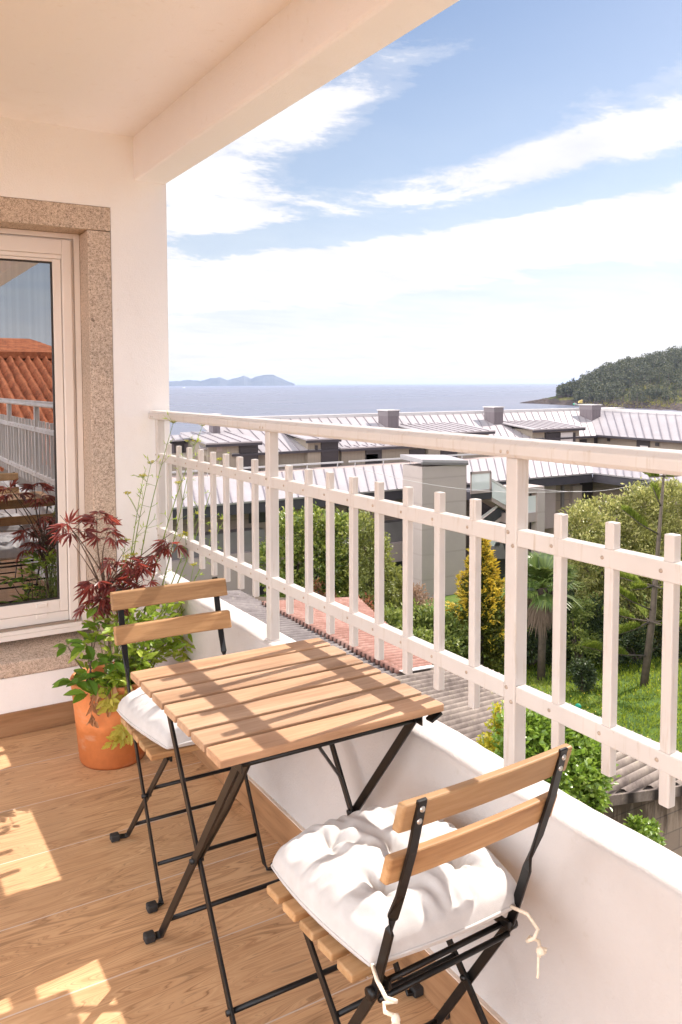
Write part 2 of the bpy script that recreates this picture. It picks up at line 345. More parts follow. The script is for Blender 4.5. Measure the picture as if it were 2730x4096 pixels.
house = thing('house_wall', 'white rendered end wall of the balcony with a granite-framed sliding window', 'wall', (0, YW, 0))
def loc(mb, o): mb.v = [(x-o[0], y-o[1], z-o[2]) for x, y, z in mb.v]; return mb
H0 = (0, YW, 0)
WX0, WX1, WZ0, WZ1, WD = -1.25, .896, .305, 2.060, .141      # clear opening between the stones
b = MB(); SX1, SZ1, SZ0 = .995, 2.158, .238
b.box(SX1, XO+.002, YW, YW+.35, -.3, 2.70); b.box(-2.1, SX1, YW, YW+.35, SZ1, 2.70); b.box(-2.1, SX1, YW, YW+.35, -.3, SZ0); b.box(-2.1, WX0-.10, YW, YW+.35, SZ0, SZ1)
loc(b, H0).build('wall_face', M['wall'], house)
b = MB(); b.box(1.097, 1.243, YC, YW+.35, 2.282, 2.70); loc(b, H0).build('edge_beam', M['ceil'], house, .012)
b = MB(); b.box(WX0-.098, SX1-.001, YW-.003, YW+.30, WZ1, SZ1-.001); loc(b, H0).build('lintel_stone', M['granite'], house, .004)
b = MB(); b.box(WX1, SX1-.001, YW-.003, YW+.30, .36, WZ1-.0025); loc(b, H0).build('jamb_stone', M['granite'], house, .004)
b = MB(); b.box(WX0-.098, WX0, YW-.003, YW+.30, .36, WZ1-.0025); loc(b, H0).build('jamb_stone', M['granite'], house, .004)
b = MB(); y0, y1 = YW-.004, YW+.30
b.hexa([(WX0-.098,y0,SZ0+.001),(SX1-.001,y0,SZ0+.001),(SX1-.001,y1,SZ0+.001),(WX0-.098,y1,SZ0+.001)],
       [(WX0-.098,y0,.300),(SX1-.001,y0,.300),(SX1-.001,y1,.358),(WX0-.098,y1,.358)])
loc(b, H0).build('sill_stone', M['granite'], house, .006)
b = MB(); b.box(-1.9, XI-.0125, YW-.012, YW-.0005, .001, .097); loc(b, H0).build('skirting', M['skirtx'], house, .002)
# the sliding window
Yw = YW+WD
b = MB()
def ring(b, x0, x1, z0, z1, wx, wz0, wz1, ya, yb):
    b.box(x0, x0+wx, ya, yb, z0, z1); b.box(x1-wx, x1, ya, yb, z0, z1)
    b.box(x0+wx, x1-wx, ya, yb, z1-wz1, z1); b.box(x0+wx, x1-wx, ya, yb, z0, z0+wz0)
ring(b, WX0+.001, WX1-.001, .352, WZ1-.001, .024, .045, .022, Yw-.014, Yw+.10)
ring(b, WX0+.0255, WX1-.026, .398, WZ1-.0235, .012, .004, .008, Yw-.004, Yw+.10)
win = loc(b, H0).build('window_frame', M['alu'], house, .002)
b = MB(); b.box(WX1-.0775, WX1-.0385, Yw-.024, Yw+.02, .404, 2.030); b.box(WX0+.0385, WX0+.0775, Yw-.024, Yw+.02, .404, 2.030)
loc(b, H0).build('guide_stile', M['alu'], win, .003)
b = MB(); b.box(WX0+.078, WX1-.078, Yw-.020, Yw+.02, 1.968, 2.029); b.box(WX0+.078, WX1-.078, Yw-.012, Yw+.02, 1.950, 1.9675)
loc(b, H0).build('shutter_box', M['alu'], win, .002)
b = MB(); b.box(WX0+.001, WX1-.001, Yw-.05, Yw+.05, .3605, .382); b.box(WX0+.001, WX1-.030, Yw-.046, Yw+.05, .3825, .399)
loc(b, H0).build('bottom_frame', M['alu'], win, .002)
b = MB(); b.box(WX0+.04, WX1-.045, Yw-.034, Yw+.05, .3995, .404); b.box(WX0+.04, WX1-.05, Yw-.04, Yw-.035, .3995, .409); loc(b, H0).build('track', M['track'], win)
for (a0, a1, yo) in ((-.20, WX1-.080, 0), (WX0+.08, -.17, .03)):
    b = MB(); ring(b, a0, a1, .447, 1.949, .034, .052, .012, Yw-.010+yo, Yw+.018+yo)
    sash = loc(b, H0).build('sash', M['alu'], win, .003)
    b = MB(); b.box(a0+.01, a1, Yw-.012+yo, Yw+.018+yo, .4045, .4455); loc(b, H0).build('sash_rail', M['alu'], win, .002)
    for zz in (.437, .484):
        b = MB(); b.box(a1-.135, a1-.088, Yw-.0145+yo, Yw-.009+yo, zz-.010, zz+.008); loc(b, H0).build('drain_cover', M['alu'], win, .003)
    b = MB(); g0, g1 = a0+.034, a1-.034
    ring(b, g0, g1, .499, 1.937, .007, .007, .007, Yw-.004+yo, Yw+.012+yo); loc(b, H0).build('gasket', M['gasket'], win)
    b = MB(); b.box(g0+.0065, g1-.0065, Yw+.002+yo, Yw+.008+yo, .505, 1.931); loc(b, H0).build('pane', M['pane'], win)

# parapet: rounded, slightly uneven render
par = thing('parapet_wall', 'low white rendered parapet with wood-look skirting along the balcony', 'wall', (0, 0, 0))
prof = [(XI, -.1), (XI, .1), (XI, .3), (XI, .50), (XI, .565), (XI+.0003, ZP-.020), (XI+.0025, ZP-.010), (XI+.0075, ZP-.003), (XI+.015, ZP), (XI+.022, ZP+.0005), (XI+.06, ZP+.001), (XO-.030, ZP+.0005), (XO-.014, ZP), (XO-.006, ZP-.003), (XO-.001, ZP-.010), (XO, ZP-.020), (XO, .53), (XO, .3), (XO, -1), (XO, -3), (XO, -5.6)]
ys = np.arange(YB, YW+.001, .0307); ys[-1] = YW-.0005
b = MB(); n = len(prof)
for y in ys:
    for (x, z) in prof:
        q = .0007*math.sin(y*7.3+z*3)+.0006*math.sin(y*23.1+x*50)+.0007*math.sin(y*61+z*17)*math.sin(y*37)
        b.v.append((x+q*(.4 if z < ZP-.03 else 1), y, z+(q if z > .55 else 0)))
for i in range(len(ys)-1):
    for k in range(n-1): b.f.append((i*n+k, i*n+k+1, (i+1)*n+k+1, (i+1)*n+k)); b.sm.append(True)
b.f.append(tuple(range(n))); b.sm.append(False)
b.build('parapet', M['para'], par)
yj = [YB, -3.6, -1.8, .03, 1.83, 2.60, YW-.001]
for i in range(len(yj)-1):
    b = MB(); b.box(XI-.012, XI+.004, yj[i]+.0008, yj[i+1]-.0008, .001, .111); b.build('skirting', M['skirt'], par, .002)
b = MB(); b.box(XI-.0105, XI+.003, YB, YW-.012, .1112, .1150); b.build('skirting_bead', m_plain('grout_bead', (.68,.56,.46), .7), par)
for (y_, z_) in ((2.02, .012), (1.36, .012)):
    b = MB(); b.tube([(XI-.013, y_, z_+.006), (XI-.020, y_, z_+.006)], .010, 10); b.box(XI-.019, XI-.0125, y_-.004, y_+.004, z_+.012, z_+.030)
    o = b.build('drain_outlet', M['rubber'], None); tag(o, 'small dark drain outlet low in the skirting '+('beside the far right table leg' if y_ > 2 else 'behind the near chair'), 'drain')

# railing
XR = 1.170; rail = thing('metal_railing', 'cream painted metal railing with square balusters on the parapet', 'railing', (XR, 0, ZP))
R0 = (XR, 0, ZP)
posts = [3.352, 2.300, 1.212]+[1.212-1.08*i for i in range(1, 8)]
b = MB(); x0 = XR-.036; x1 = XR+.034; pf = [(x0+.006,1.272),(x1-.006,1.272),(x1,1.280),(x1,1.298),(x1-.012,1.309),(x0+.012,1.309),(x0,1.298),(x0,1.280)]
m = len(pf); b.add([(x, YB, z) for x, z in pf]+[(x, 3.400, z) for x, z in pf], [tuple(range(m)), tuple(range(2*m-1, m-1, -1))]+[(k, k+m, (k+1) % m+m, (k+1) % m) for k in range(m)])
loc(b, R0).build('handrail', M['rail'], rail, .003)
for i, y in enumerate(posts):
    b = MB(); b.box(XR-.016, XR+.017, y-.016, y+.016, ZP-.004, 1.2725)
    po = loc(b, R0).build('post', M['rail'], rail, .003)
    b = MB()
    b.box(XR-.020, XR+.021, y-.020, y+.020, ZP-.004, ZP+.005); loc(b, R0).build('foot', M['para'], po, .004)
    for z in (.79, 1.11):
        for dy, dz in ((-.006, -.016), (.008, .010)):
            b = MB(); b.dome((XR-.0155, y+dy, z+dz), .0046, .0034, '-x'); loc(b, R0).build('bolt', M['bolt'], po)
    for dy in (-.010, .010):
        b = MB(); b.dome((x0+.002, y+dy, 1.284), .0046, .0034, '-x'); loc(b, R0).build('bolt', M['bolt'], po)
for i in range(len(posts)-1):
    ya, yb = posts[i+1]+.0165, posts[i]-.0165
    for z in (.792, 1.111):
        b = MB(); b.box(XR-.015, XR+.012, ya, yb, z-.017, z+.017); ra = loc(b, R0).build('rail', M['rail'], rail, .0025)
        if i < 3:
            for k in range(1, 9):
                y = posts[i+1]+(posts[i]-posts[i+1])*k/9+.004
                b = MB(); b.dome((XR-.0145, y+.008, z), .0040, .003, '-x'); loc(b, R0).build('bolt', M['bolt'], ra)
    for k in range(1, 9):
        y = posts[i+1]+(posts[i]-posts[i+1])*k/9
        dz = random.uniform(-.0015, .0015)
        b = MB(); b.box(XR-.0122, XR+.0062, y-.0099, y+.0099, .717+dz, 1.174+dz); loc(b, R0).build('baluster', M['rail'], rail, .0022)
# ------------------------------------------------------------------ folding table
TB = thing('folding_table', 'folding slatted wood table with black crossed steel legs beside the parapet', 'table', (.876, 1.693, 0)); T0 = (.876, 1.693, 0)
for i in range(7):
    y = 1.4125+i*.0824
    b = MB(); b.box(.602, 1.150, y, y+.0685, .682, .700); o = loc(b, (0, 0, 0)); o.v = [(x-.876, yy-1.693, z) for x, yy, z in o.v]
    o.build('slat', M['acacia'], TB, .0032, seg=3)
XD = (1, 0, 0); YD = (0, 1, 0); ZD = (0, 0, 1)
def foot(parent, x, y, sgn, o, name='foot_cap'):
    b = MB(); b.box(min(x+sgn*.012, x+sgn*.040), max(x+sgn*.012, x+sgn*.040), y-.013, y+.013, .0012, .022); loc(b, o).build(name, M['rubber'], parent, .004)
for s, xf in ((-1, .664), (1, 1.088)):
    # near-top to far-foot leg, far-top to near-foot leg
    xa, xb = xf+s*.006, xf-s*.006
    b = MB(); b.strip([(xa, 1.448, .668), (xa, 1.935, .020), (xa+s*.004, 1.948, .010), (xa+s*.018, 1.950, .010)], [YD, YD, YD, YD], .021, .007)
    l = loc(b, T0).build('leg', M['black'], TB, .0012); foot(l, xa, 1.950, s, T0)
    b = MB(); b.strip([(xb, 1.925, .668), (xb, 1.478, .020), (xb+s*.004, 1.462, .010), (xb+s*.022, 1.459, .010)], [YD, YD, YD, YD], .019, .007)
    l2 = loc(b, T0).build('leg', M['black'], TB, .0012); foot(l2, xb+s*.002, 1.459, s, T0)
    b = MB(); b.dome((xa+s*.002, 1.700, .333), .009, .006, 'z'); b.tube([(xa+s*.010, 1.698, .336), (xb-s*.010, 1.698, .336)], .0065, 10); loc(b, T0).build('pivot', M['black'], TB)
    b = MB(); b.box(xf-.011, xf+.011, 1.425, 1.965, .6745, .6818); b.box(xf+s*.008, xf+s*.011, 1.425, 1.965, .655, .6745); loc(b, T0).build('top_rail', M['black'], TB, .001)
    if s > 0: b = MB(); b.strip([(1.145, 1.425, .678), (1.116, 1.425, .664)], [YD, YD], .022, .006); loc(b, T0).build('top_bracket', M['black'], TB)
b = MB(); b.strip([(.690, 1.462, .664), (.682, 1.56, .52), (.672, 1.690, .350)], [YD]*3, .017, .006); loc(b, T0).build('strut', M['black'], TB, .001)
b = MB(); b.strip([(.838, 1.468, .672), (.99, 1.60, .49), (1.074, 1.688, .352)], [YD]*3, .012, .006); loc(b, T0).build('strut', M['black'], TB, .001)
for (y, z) in ((1.887, .085), (1.528, .088), (1.452, .660)):
    b = MB(); b.tube([(.660, y, z), (1.092, y, z)], .0062, 10); loc(b, T0).build('crossbar', M['black'], TB)

# ------------------------------------------------------------------ folding chairs (local: seat faces +y)
def make_chair(label):
    R = thing('folding_chair', label, 'chair', (0, 0, 0), 0, 'folding chairs at the table')
    for i in range(5):
        y = .145-.0455-i*.0608
        b = MB(); b.box(-.196, .196, y, y+.0455, .433, .450); b.build('seat_slat', M['acacia2'], R, .004, seg=3)
    ang = .318
    for z0, z1 in ((.738, .790), (.640, .692)):
        b = MB(); yc = lambda z: -.275+(.790-z)*ang
        nrm = Vector((0, 1, ang)).normalized()
        nx = 14
        vs = []; 
        for j in range(nx+1):
            x = -.188+.376*j/nx; cv = .006*(1-(x/.188)**2)            # a shallow curve in plan
            for (z, d) in ((z0, 0), (z1, 0), (z1, .019), (z0, .019)):
                vs.append((x, yc(z)+.004+d-cv, z+ (0 if d == 0 else d*ang*.0)))
        fs = [(0, 1, 2, 3), tuple(reversed(range(nx*4, nx*4+4)))]
        for j in range(nx):
            for k in range(4): fs.append((j*4+k, j*4+4+k, j*4+4+(k+1) % 4, j*4+(k+1) % 4))
        b.add(vs, fs); b.build('back_slat', M['acacia2'], R, .005, seg=3)
    for s in (-1, 1):
        x = s*.157
        # rear upright, twisted below the back slats, running down to the front foot
        P = [(x, -.274, .794), (x, -.250, .700), (x, -.222, .615), (x, -.203, .570), (x, -.195, .540), (x, -.157, .420), (x, -.150, .405), (x, .085, .022), (x+s*.003, .100, .010), (x+s*.020, .104, .010)]
        W = [XD, XD, XD, (1, .9*s, 0), YD, YD, YD, YD, YD, YD]
        b = MB(); b.strip(P, W, .0180, .0060); l = b.build('upright', M['black'], R, .001); foot(l, x+s*.004, .104, s, (0, 0, 0))
        for (z0) in (.779, .757, .679, .655):
            b = MB(); b.dome((x, -.275+(.790-z0)*.318-.0035, z0), .0052, .0022, '-y'); b.build('rivet', M['steel'], l)
        xb = s*.146
        b = MB(); b.strip([(xb, .130, .428), (xb, -.262, .022), (xb+s*.003, -.278, .010), (xb+s*.026, -.284, .010)], [YD]*4, .0172, .0060)
        l = b.build('leg', M['black'], R, .001); foot(l, xb+s*.010, -.284, s, (0, 0, 0))
        b = MB(); b.box(xb-s*.008-.003, xb-s*.008+.003, -.172, .140, .417, .4328); b.build('seat_rail', M['black'], R, .001)
        b = MB(); b.tube([(x+s*.008, -.046, .2445), (xb-s*.008, -.046, .2445)], .006, 10); b.build('pivot', M['black'], R)
        b = MB(); b.tube([(x+s*.012, -.153, .412), (x-s*.004, -.153, .412)], .011, 10); b.build('hinge', M['black'], R)
    for (xx, y, z) in ((.150, -.150, .417), (.150, -.157, .398), (.150, .045, .089), (.140, -.205, .080), (.140, -.02, .275)):
        b = MB(); b.tube([(-xx, y, z), (xx, y, z)], .0054, 10); b.build('crossbar', M['black'], R)
    return R
ch1 = make_chair('near folding chair seen from behind, with a thick cushion on its seat')
ch1.location = (.881, 1.236, 0); ch1.rotation_euler = (0, 0, math.radians(2.5))
ch2 = copy_tree(ch1); ch2['label'] = 'far folding chair next to the terracotta pot, facing the camera'
ch2.location = (.866, 2.164, 0); ch2.rotation_euler = (0, 0, math.radians(180-1.0))

# ------------------------------------------------------------------ cushions
def make_cushion(label, seed):
    rnd = random.Random(seed)
    o = thing('seat_cushion', label, 'cushion', (0, 0, 0), 0, 'tufted seat cushions')
    N = 120; T = .052; tf = [(-.44, -.44), (.44, -.44), (-.44, .44), (.44, .44), (0, 0)]
    ph = [rnd.uniform(0, 6) for _ in tf]
    def prof(u, v, top):
        e = max(0, (1-abs(u)**3.2))*max(0, (1-abs(v)**3.2)); t = T*e**.33
        for (a, c), p in zip(tf, ph):
            r = math.hypot(u-a, v-c); th = math.atan2(v-c, u-a)
            t -= (T*.62)*math.exp(-(r/.16)**1.25)*(1 if e > 0 else 0)
            t += .0040*math.sin(5*th+p)*math.exp(-((r-.20)/.16)**2)*min(1, e*2)
        for (a, c), p in zip(tf, ph):                               # sharp little folds running out of every tuft
            r = math.hypot(u-a, v-c); th = math.atan2(v-c, u-a)
            t += .0030*(abs(math.sin(4.5*th+p*1.7+.8*math.sin(2*th+p)))**.6-.6)*math.exp(-((r-.13)/.12)**2)*min(1, e*2)
        t += .0030*math.sin(9*u+4*v+seed)*e + .0022*math.sin(14*v-6*u+seed*2)*e + .0016*math.sin(27*u+11*v+seed)*e
        # gathers running in from the seam
        ed = max(abs(u), abs(v)); al = v if abs(u) > abs(v) else u
        t += .0030*math.sin(al*26+seed*3+3*math.sin(al*5))*max(0, min(1, (ed-.55)/.3))*min(1, e*3)
        return max(t, .002*e)
    b = MB()
    for top in (1, 0):
        n0 = len(b.v)
        for i in range(N+1):
            for j in range(N+1):
                u = -1+2*i/N; v = -1+2*j/N
                pinch = 1-.135*(u*v)**2; sx = .2*(1-.03*(1-v*v)*abs(u))
                x = sx*u*pinch*(1+.0*v); y = .2*v*(1-.03*(1-abs(u)**2)*abs(v))*pinch
                sag = -.012*(abs(u)**3+abs(v)**3)
                z = (prof(u, v, 1)*1.18 if top else -prof(u, v, 0)*.55)+sag+.026
                b.v.append((x, y, z))
        for i in range(N):
            for j in range(N):
                q = (n0+i*(N+1)+j, n0+(i+1)*(N+1)+j, n0+(i+1)*(N+1)+j+1, n0+i*(N+1)+j+1)
                b.f.append(q if top else q[::-1]); b.sm.append(True)
    c = b.build('cushion_cover', M['cotton'], o)
    b = MB(); pts = []
    for k in range(160):
        q = k/160*8; e = int(q//2); r_ = (q % 2)-1
        u, v = [(r_, -1), (1, r_), (-r_, 1), (-1, -r_)][e]
        pinch = 1-.135*(u*v)**2; pts.append((.2*(1-.03*(1-v*v)*abs(u))*u*pinch, .2*(1-.03*(1-u*u)*abs(v))*v*pinch, .026-.012*(abs(u)**3+abs(v)**3)))
    pts.append(pts[0]); b.tube(pts, .0028, 6, False); b.build('piping', M['cotton'], o)
    return o
def tie(parent, x, s, k_=1):
    """cotton cord wrapped on the upright and hanging in two loops (cushion-local, rear edge at y=-.2)"""
    b = MB()
    b.tube([(x, -.185, .012), (x+s*.012, -.215, .010), (x+s*.012, -.240, -.004), (x-s*.004, -.246, -.012), (x-s*.010, -.236, -.020), (x+s*.006, -.226, -.024), (x+s*.014, -.240, -.026), (x+s*.004, -.252, -.028)], .0034, 7)
    for dx, L in ((.010, .075*k_), (-.004, .088*k_)):
        b.tube([(x+s*.004, -.252, -.028), (x+s*(.006+dx), -.256, -.028-L*.5), (x+s*(.004+dx), -.256, -.028-L*.92), (x+s*(.001+dx*.4), -.257, -.028-L), (x+s*(-.003+dx*.3), -.257, -.028-L*.85), (x+s*0, -.254, -.032)], .0028, 6)
    b.tube([(x, -.253, -.026), (x-s*.006, -.258, -.07), (x-s*.008, -.258, -.07-.035*k_)], .0026, 6)
    b.dome((x+s*.003, -.254, -.034), .0075, .010, 'z'); b.build('tie_cord', M['cord'], parent)
cu1 = make_cushion('white tufted cushion tied to the near chair with cotton cords', 3)
tie(cu1, -.178, -1); tie(cu1, .132, 1, .12)
cu1.location = (.893, 1.252, .449); cu1.rotation_euler = (math.radians(-1.5), math.radians(1.5), math.radians(1.0))
cu2 = make_cushion('white tufted cushion on the far chair, partly hidden under the table', 8)
tie(cu2, -.17, -1)
cu2.location = (.862, 2.190, .451); cu2.rotation_euler = (math.radians(2), math.radians(-3), math.radians(180+5))

# ------------------------------------------------------------------ terracotta pot
PC = (.850, 3.030)
def m_terra():
    t = NT('terracotta'); co = t.coord(); s = t.n('ShaderNodeSeparateXYZ', {0: co}); nz = t.noise(co, 9, 5, .6); n2 = t.noise(co, 45, 4, .6)
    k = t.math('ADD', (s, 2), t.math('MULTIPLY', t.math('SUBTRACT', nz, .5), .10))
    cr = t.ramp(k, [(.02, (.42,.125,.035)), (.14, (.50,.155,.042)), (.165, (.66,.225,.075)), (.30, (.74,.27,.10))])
    d = t.ramp(n2, [(.3, (.90,.90,.90)), (.7, (1.05,1.04,1.03))]); c1 = t.mix(1, cr, d, 'MULTIPLY')
    wb = t.ramp(t.noise(t.mapping(co, (3, 3, 7)), 2.2, 4), [(.58, (0,0,0)), (.74, (.55,.55,.55))]); c1 = t.mix(wb, c1, (.52,.36,.25))
    return t.out(t.pbr(c1, .62, n2, .12, .0015, spec=.35))
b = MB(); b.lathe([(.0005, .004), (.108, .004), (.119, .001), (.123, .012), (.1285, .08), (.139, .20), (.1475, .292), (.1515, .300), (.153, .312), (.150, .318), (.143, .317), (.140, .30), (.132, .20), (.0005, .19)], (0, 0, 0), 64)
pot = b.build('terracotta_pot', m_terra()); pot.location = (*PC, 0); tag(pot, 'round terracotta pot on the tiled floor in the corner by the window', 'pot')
b = MB()
for i in range(14):
    for j in range(14):
        pass
rng = random.Random(4); vs = [(0, 0, .272)]; fs = []
for r_ in range(1, 7):
    for k in range(24): q = 2*PI*k/24; vs.append((r_*.0232*math.cos(q), r_*.0232*math.sin(q), .272+rng.uniform(-.006, .008)-.002*r_))
for k in range(24): fs.append((0, 1+k, 1+(k+1) % 24))
for r_ in range(5):
    for k in range(24): fs.append((1+r_*24+k, 1+(r_+1)*24+k, 1+(r_+1)*24+(k+1) % 24, 1+r_*24+(k+1) % 24))
b.add(vs, fs, True); b.build('soil', m_plain('potting_soil', (.03,.02,.013), .95, .4, 60, .8, 120, .006), pot)

# ------------------------------------------------------------------ plants in the pot
def place(mb, outline, base, d, nrm, size, droop=.0, fold=.12, fan=None):
    """2-D leaf outline (length along x) set at base along d, bent downwards and folded on its midrib"""
    d = Vector(d).normalized(); nrm = Vector(nrm); s = d.cross(nrm); s = s.normalized() if s.length > 1e-5 else d.orthogonal().normalized(); u = s.cross(d)
    n0 = len(mb.v)
    for (x, y) in outline:
        X = x*size; Y = y*size
        p = Vector(base)+d*X+s*Y+u*(abs(Y)*fold-droop*X*X/max(size, 1e-6))
        mb.v.append(tuple(p))
    m = len(outline); c = 0 if fan is None else fan
    for i in range(m):
        j = (i+1) % m
        if c in (i, j): continue
        mb.f.append((n0+c, n0+i, n0+j)); mb.sm.append(False)
OV = [(0,0),(.12,.10),(.30,.22),(.36,.20),(.52,.26),(.58,.235),(.74,.20),(.79,.165),(.92,.07),(1.0,0),(.92,-.07),(.79,-.165),(.74,-.20),(.58,-.235),(.52,-.26),(.36,-.20),(.30,-.22),(.12,-.10)]
LANCE = [(0,0),(.15,.04),(.38,.09),(.47,.076),(.58,.085),(.68,.058),(.80,.046),(1.0,0),(.80,-.046),(.68,-.058),(.58,-.085),(.47,-.076),(.38,-.09),(.15,-.04)]
LOBE = [(0,0),(.18,.05),(.34,.06),(.40,.20),(.50,.26),(.56,.20),(.62,.22),(.70,.11),(.80,.15),(.88,.10),(1.0,.03),(1.0,-.03),(.88,-.10),(.80,-.15),(.70,-.11),(.62,-.22),(.56,-.20),(.50,-.26),(.40,-.20),(.34,-.06),(.18,-.05)]
def rot(v, ax, a): return Matrix.Rotation(a, 3, Vector(ax)) @ Vector(v)
def maple_leaf(mb, base, d, nrm, size, rnd):
    d = Vector(d).normalized(); nrm = Vector(nrm); nrm = (nrm-d*nrm.dot(d)).normalized()
    for a, k in ((0, 1), (28, .95), (-28, .95), (58, .80), (-58, .80), (98, .48), (-98, .48)):
        dd = rot(d, nrm, math.radians(a+rnd.uniform(-5, 5))); dd = (dd-nrm*rnd.uniform(.0, .25)).normalized()
        place(mb, LANCE, base, dd, nrm, size*k*rnd.uniform(.9, 1.08), .35, .15)
def parsley_leaf(mb, base, d, nrm, size, rnd):
    d = Vector(d).normalized(); nrm = Vector(nrm); nrm = (nrm-d*nrm.dot(d)).normalized()
    for a, k in ((0, 1), (50, .78), (-50, .78)):
        dd = rot(d, nrm, math.radians(a+rnd.uniform(-8, 8))); place(mb, LOBE, Vector(base)+d*size*(.35 if a == 0 else .12), dd, nrm, size*k*rnd.uniform(.85, 1.1), .22, .10)
def rdir(rnd, up=.3): 
    v = Vector((rnd.uniform(-1, 1), rnd.uniform(-1, 1), rnd.uniform(-1, 1)+up)); return v.normalized()
ML = {
 'maple': m_leaf('burgundy_leaf', [(.040,.018,.020),(.105,.034,.034),(.21,.055,.050),(.42,.13,.10)], .28, .46, .9, (.72,.10,.05), 9),
 'pars': m_leaf('parsley_leaf', [(.12,.22,.02),(.23,.36,.035),(.36,.49,.065),(.50,.60,.12)], .42, .42, .5, (.60,.70,.08), 8),
 'broad': m_leaf('glossy_broad_leaf', [(.06,.14,.02),(.14,.27,.03),(.24,.39,.05)], .42, .32, .4, (.28,.46,.03), 8),
 'stalk': m_plain('green_stalk', (.20,.27,.055), .5, .2, 30), 'yel': m_leaf('pale_yellow_leaf', [(.42,.42,.06),(.60,.54,.10)], .5, .45, .4, (.75,.62,.10)),
 'dry': m_leaf('dried_leaf', [(.42,.22,.11),(.58,.33,.18)], .7, .25, .2, (.6,.35,.18)), 'bark': m_plain('maple_twig', (.13,.085,.06), .7, .3, 60),
 'umb': m_leaf('umbel_bud', [(.33,.34,.03),(.52,.46,.05)], .6, .2, .3),
}
PB = Vector((PC[0], PC[1], 0))
def curve(p0, p1, bend, n=7):
    p0 = Vector(p0); p1 = Vector(p1); bend = Vector(bend)
    return [p0.lerp(p1, i/n)+bend*math.sin(PI*i/n) for i in range(n+1)]
# Japanese maple: one slim stem forking into four
rnd = random.Random(11)
mp_o = thing('japanese_maple', 'young red-leaved maple with pointed lobed leaves in the terracotta pot', 'plant', (PC[0]-.02, PC[1], .27)); O = Vector(mp_o.location)
bt = MB(); bl = MB(); base = Vector((.835, 3.03, .27)); fork = Vector((.830, 3.02, .62))
bt.tube([p-O for p in curve(base, fork, (.012, 0, 0))], [.007-.0004*i for i in range(8)], 7)
cl = [((.700,2.98,.900), 9, .060), ((.800,3.0,.930), 10, .062), ((.835,2.99,.860), 9, .060), ((.850,2.98,.770), 8, .058), ((.905,2.97,.745), 10, .060), ((.965,2.97,.735), 9, .058), ((1.080,3.0,.800), 11, .060), ((1.03,2.98,.770), 5, .052),
      ((.775,2.96,.700), 10, .068), ((.845,2.95,.690), 9, .066), ((.800,2.97,.640), 8, .064), ((.900,2.96,.660), 8, .060), ((.770,2.97,.60), 6, .058), ((.860,2.96,.615), 7, .06), ((.96,2.97,.68), 6, .055)]
for (c, n_, sz) in cl:
    c = Vector(c); tw = curve(fork+Vector((0, 0, -.06 if c.z < .72 else rnd.uniform(-.05, .05))), c, (rnd.uniform(-.02, .02), 0, .02))
    bt.tube([p-O for p in tw], [.0042-.0004*i for i in range(8)], 5)
    for k in range(n_):
        if rnd.random() < .22: continue
        out = Vector((rnd.uniform(-1, 1), rnd.uniform(-1, .7), rnd.uniform(-.35, .45))).normalized()
        st = c+Vector((rnd.uniform(-.012, .012), rnd.uniform(-.012, .012), rnd.uniform(-.02, .012))); en = st+out*rnd.uniform(.018, .04)
        bt.tube([st-O, en-O], .0011, 4); dr = (out+Vector((0, 0, rnd.uniform(-.45, .0)))).normalized()
        maple_leaf(bl, en-O, dr, (rnd.uniform(-.4, .7), rnd.uniform(-.9, .1), 1), sz*.96*rnd.uniform(.8, 1.2), rnd)
for p1 in ((.660, 2.97, .955), (.705, 2.98, .845), (.905, 3.0, .80), (1.12, 3.0, .86)):
    bt.tube([p-O for p in curve(fork+Vector((0, 0, rnd.uniform(.0, .1))), p1, (0, 0, .01))], [.003-.0003*i for i in range(8)], 5)
bt.build('stem', ML['bark'], mp_o); bl.build('foliage', ML['maple'], mp_o)
# parsley mound
ps = thing('parsley_plant', 'bright green parsley spilling over the right side of the pot', 'plant', (PC[0]+.05, PC[1]-.02, .27)); O = Vector(ps.location)
bs = MB(); bl = MB(); rnd = random.Random(5)
tg = [(Vector((.93+rnd.gauss(0, .075), 2.95+rnd.gauss(0, .06), rnd.uniform(.33, .60))), rnd.uniform(.040, .060)) for _ in range(150)]
tg += [(Vector((rnd.uniform(1.04, 1.125), rnd.uniform(2.93, 3.0), rnd.uniform(.36, .55))), .058) for _ in range(15)]
tg += [(Vector((rnd.uniform(.78, .92), rnd.uniform(2.88, 2.94), rnd.uniform(.30, .38))), .046) for _ in range(26)]
for k, (c, sz) in enumerate(tg):
    b0 = Vector((PC[0]+rnd.uniform(-.06, .10), PC[1]+rnd.uniform(-.08, .06), .27))
    if k % 2 == 0: bs.tube([p-O for p in curve(b0, c, (0, 0, .03), 5)], [.002-.0002*i for i in range(6)], 5)
    out = (c-b0); out.z *= .3; out = (out.normalized()+rdir(rnd, .1)*.8).normalized()
    parsley_leaf(bl, c-O, out, Vector((rnd.uniform(-.5, .8), rnd.uniform(-.9, .1), 1)), sz, rnd)
bs.build('stalk', ML['stalk'], ps); bl.build('foliage', ML['pars'], ps)
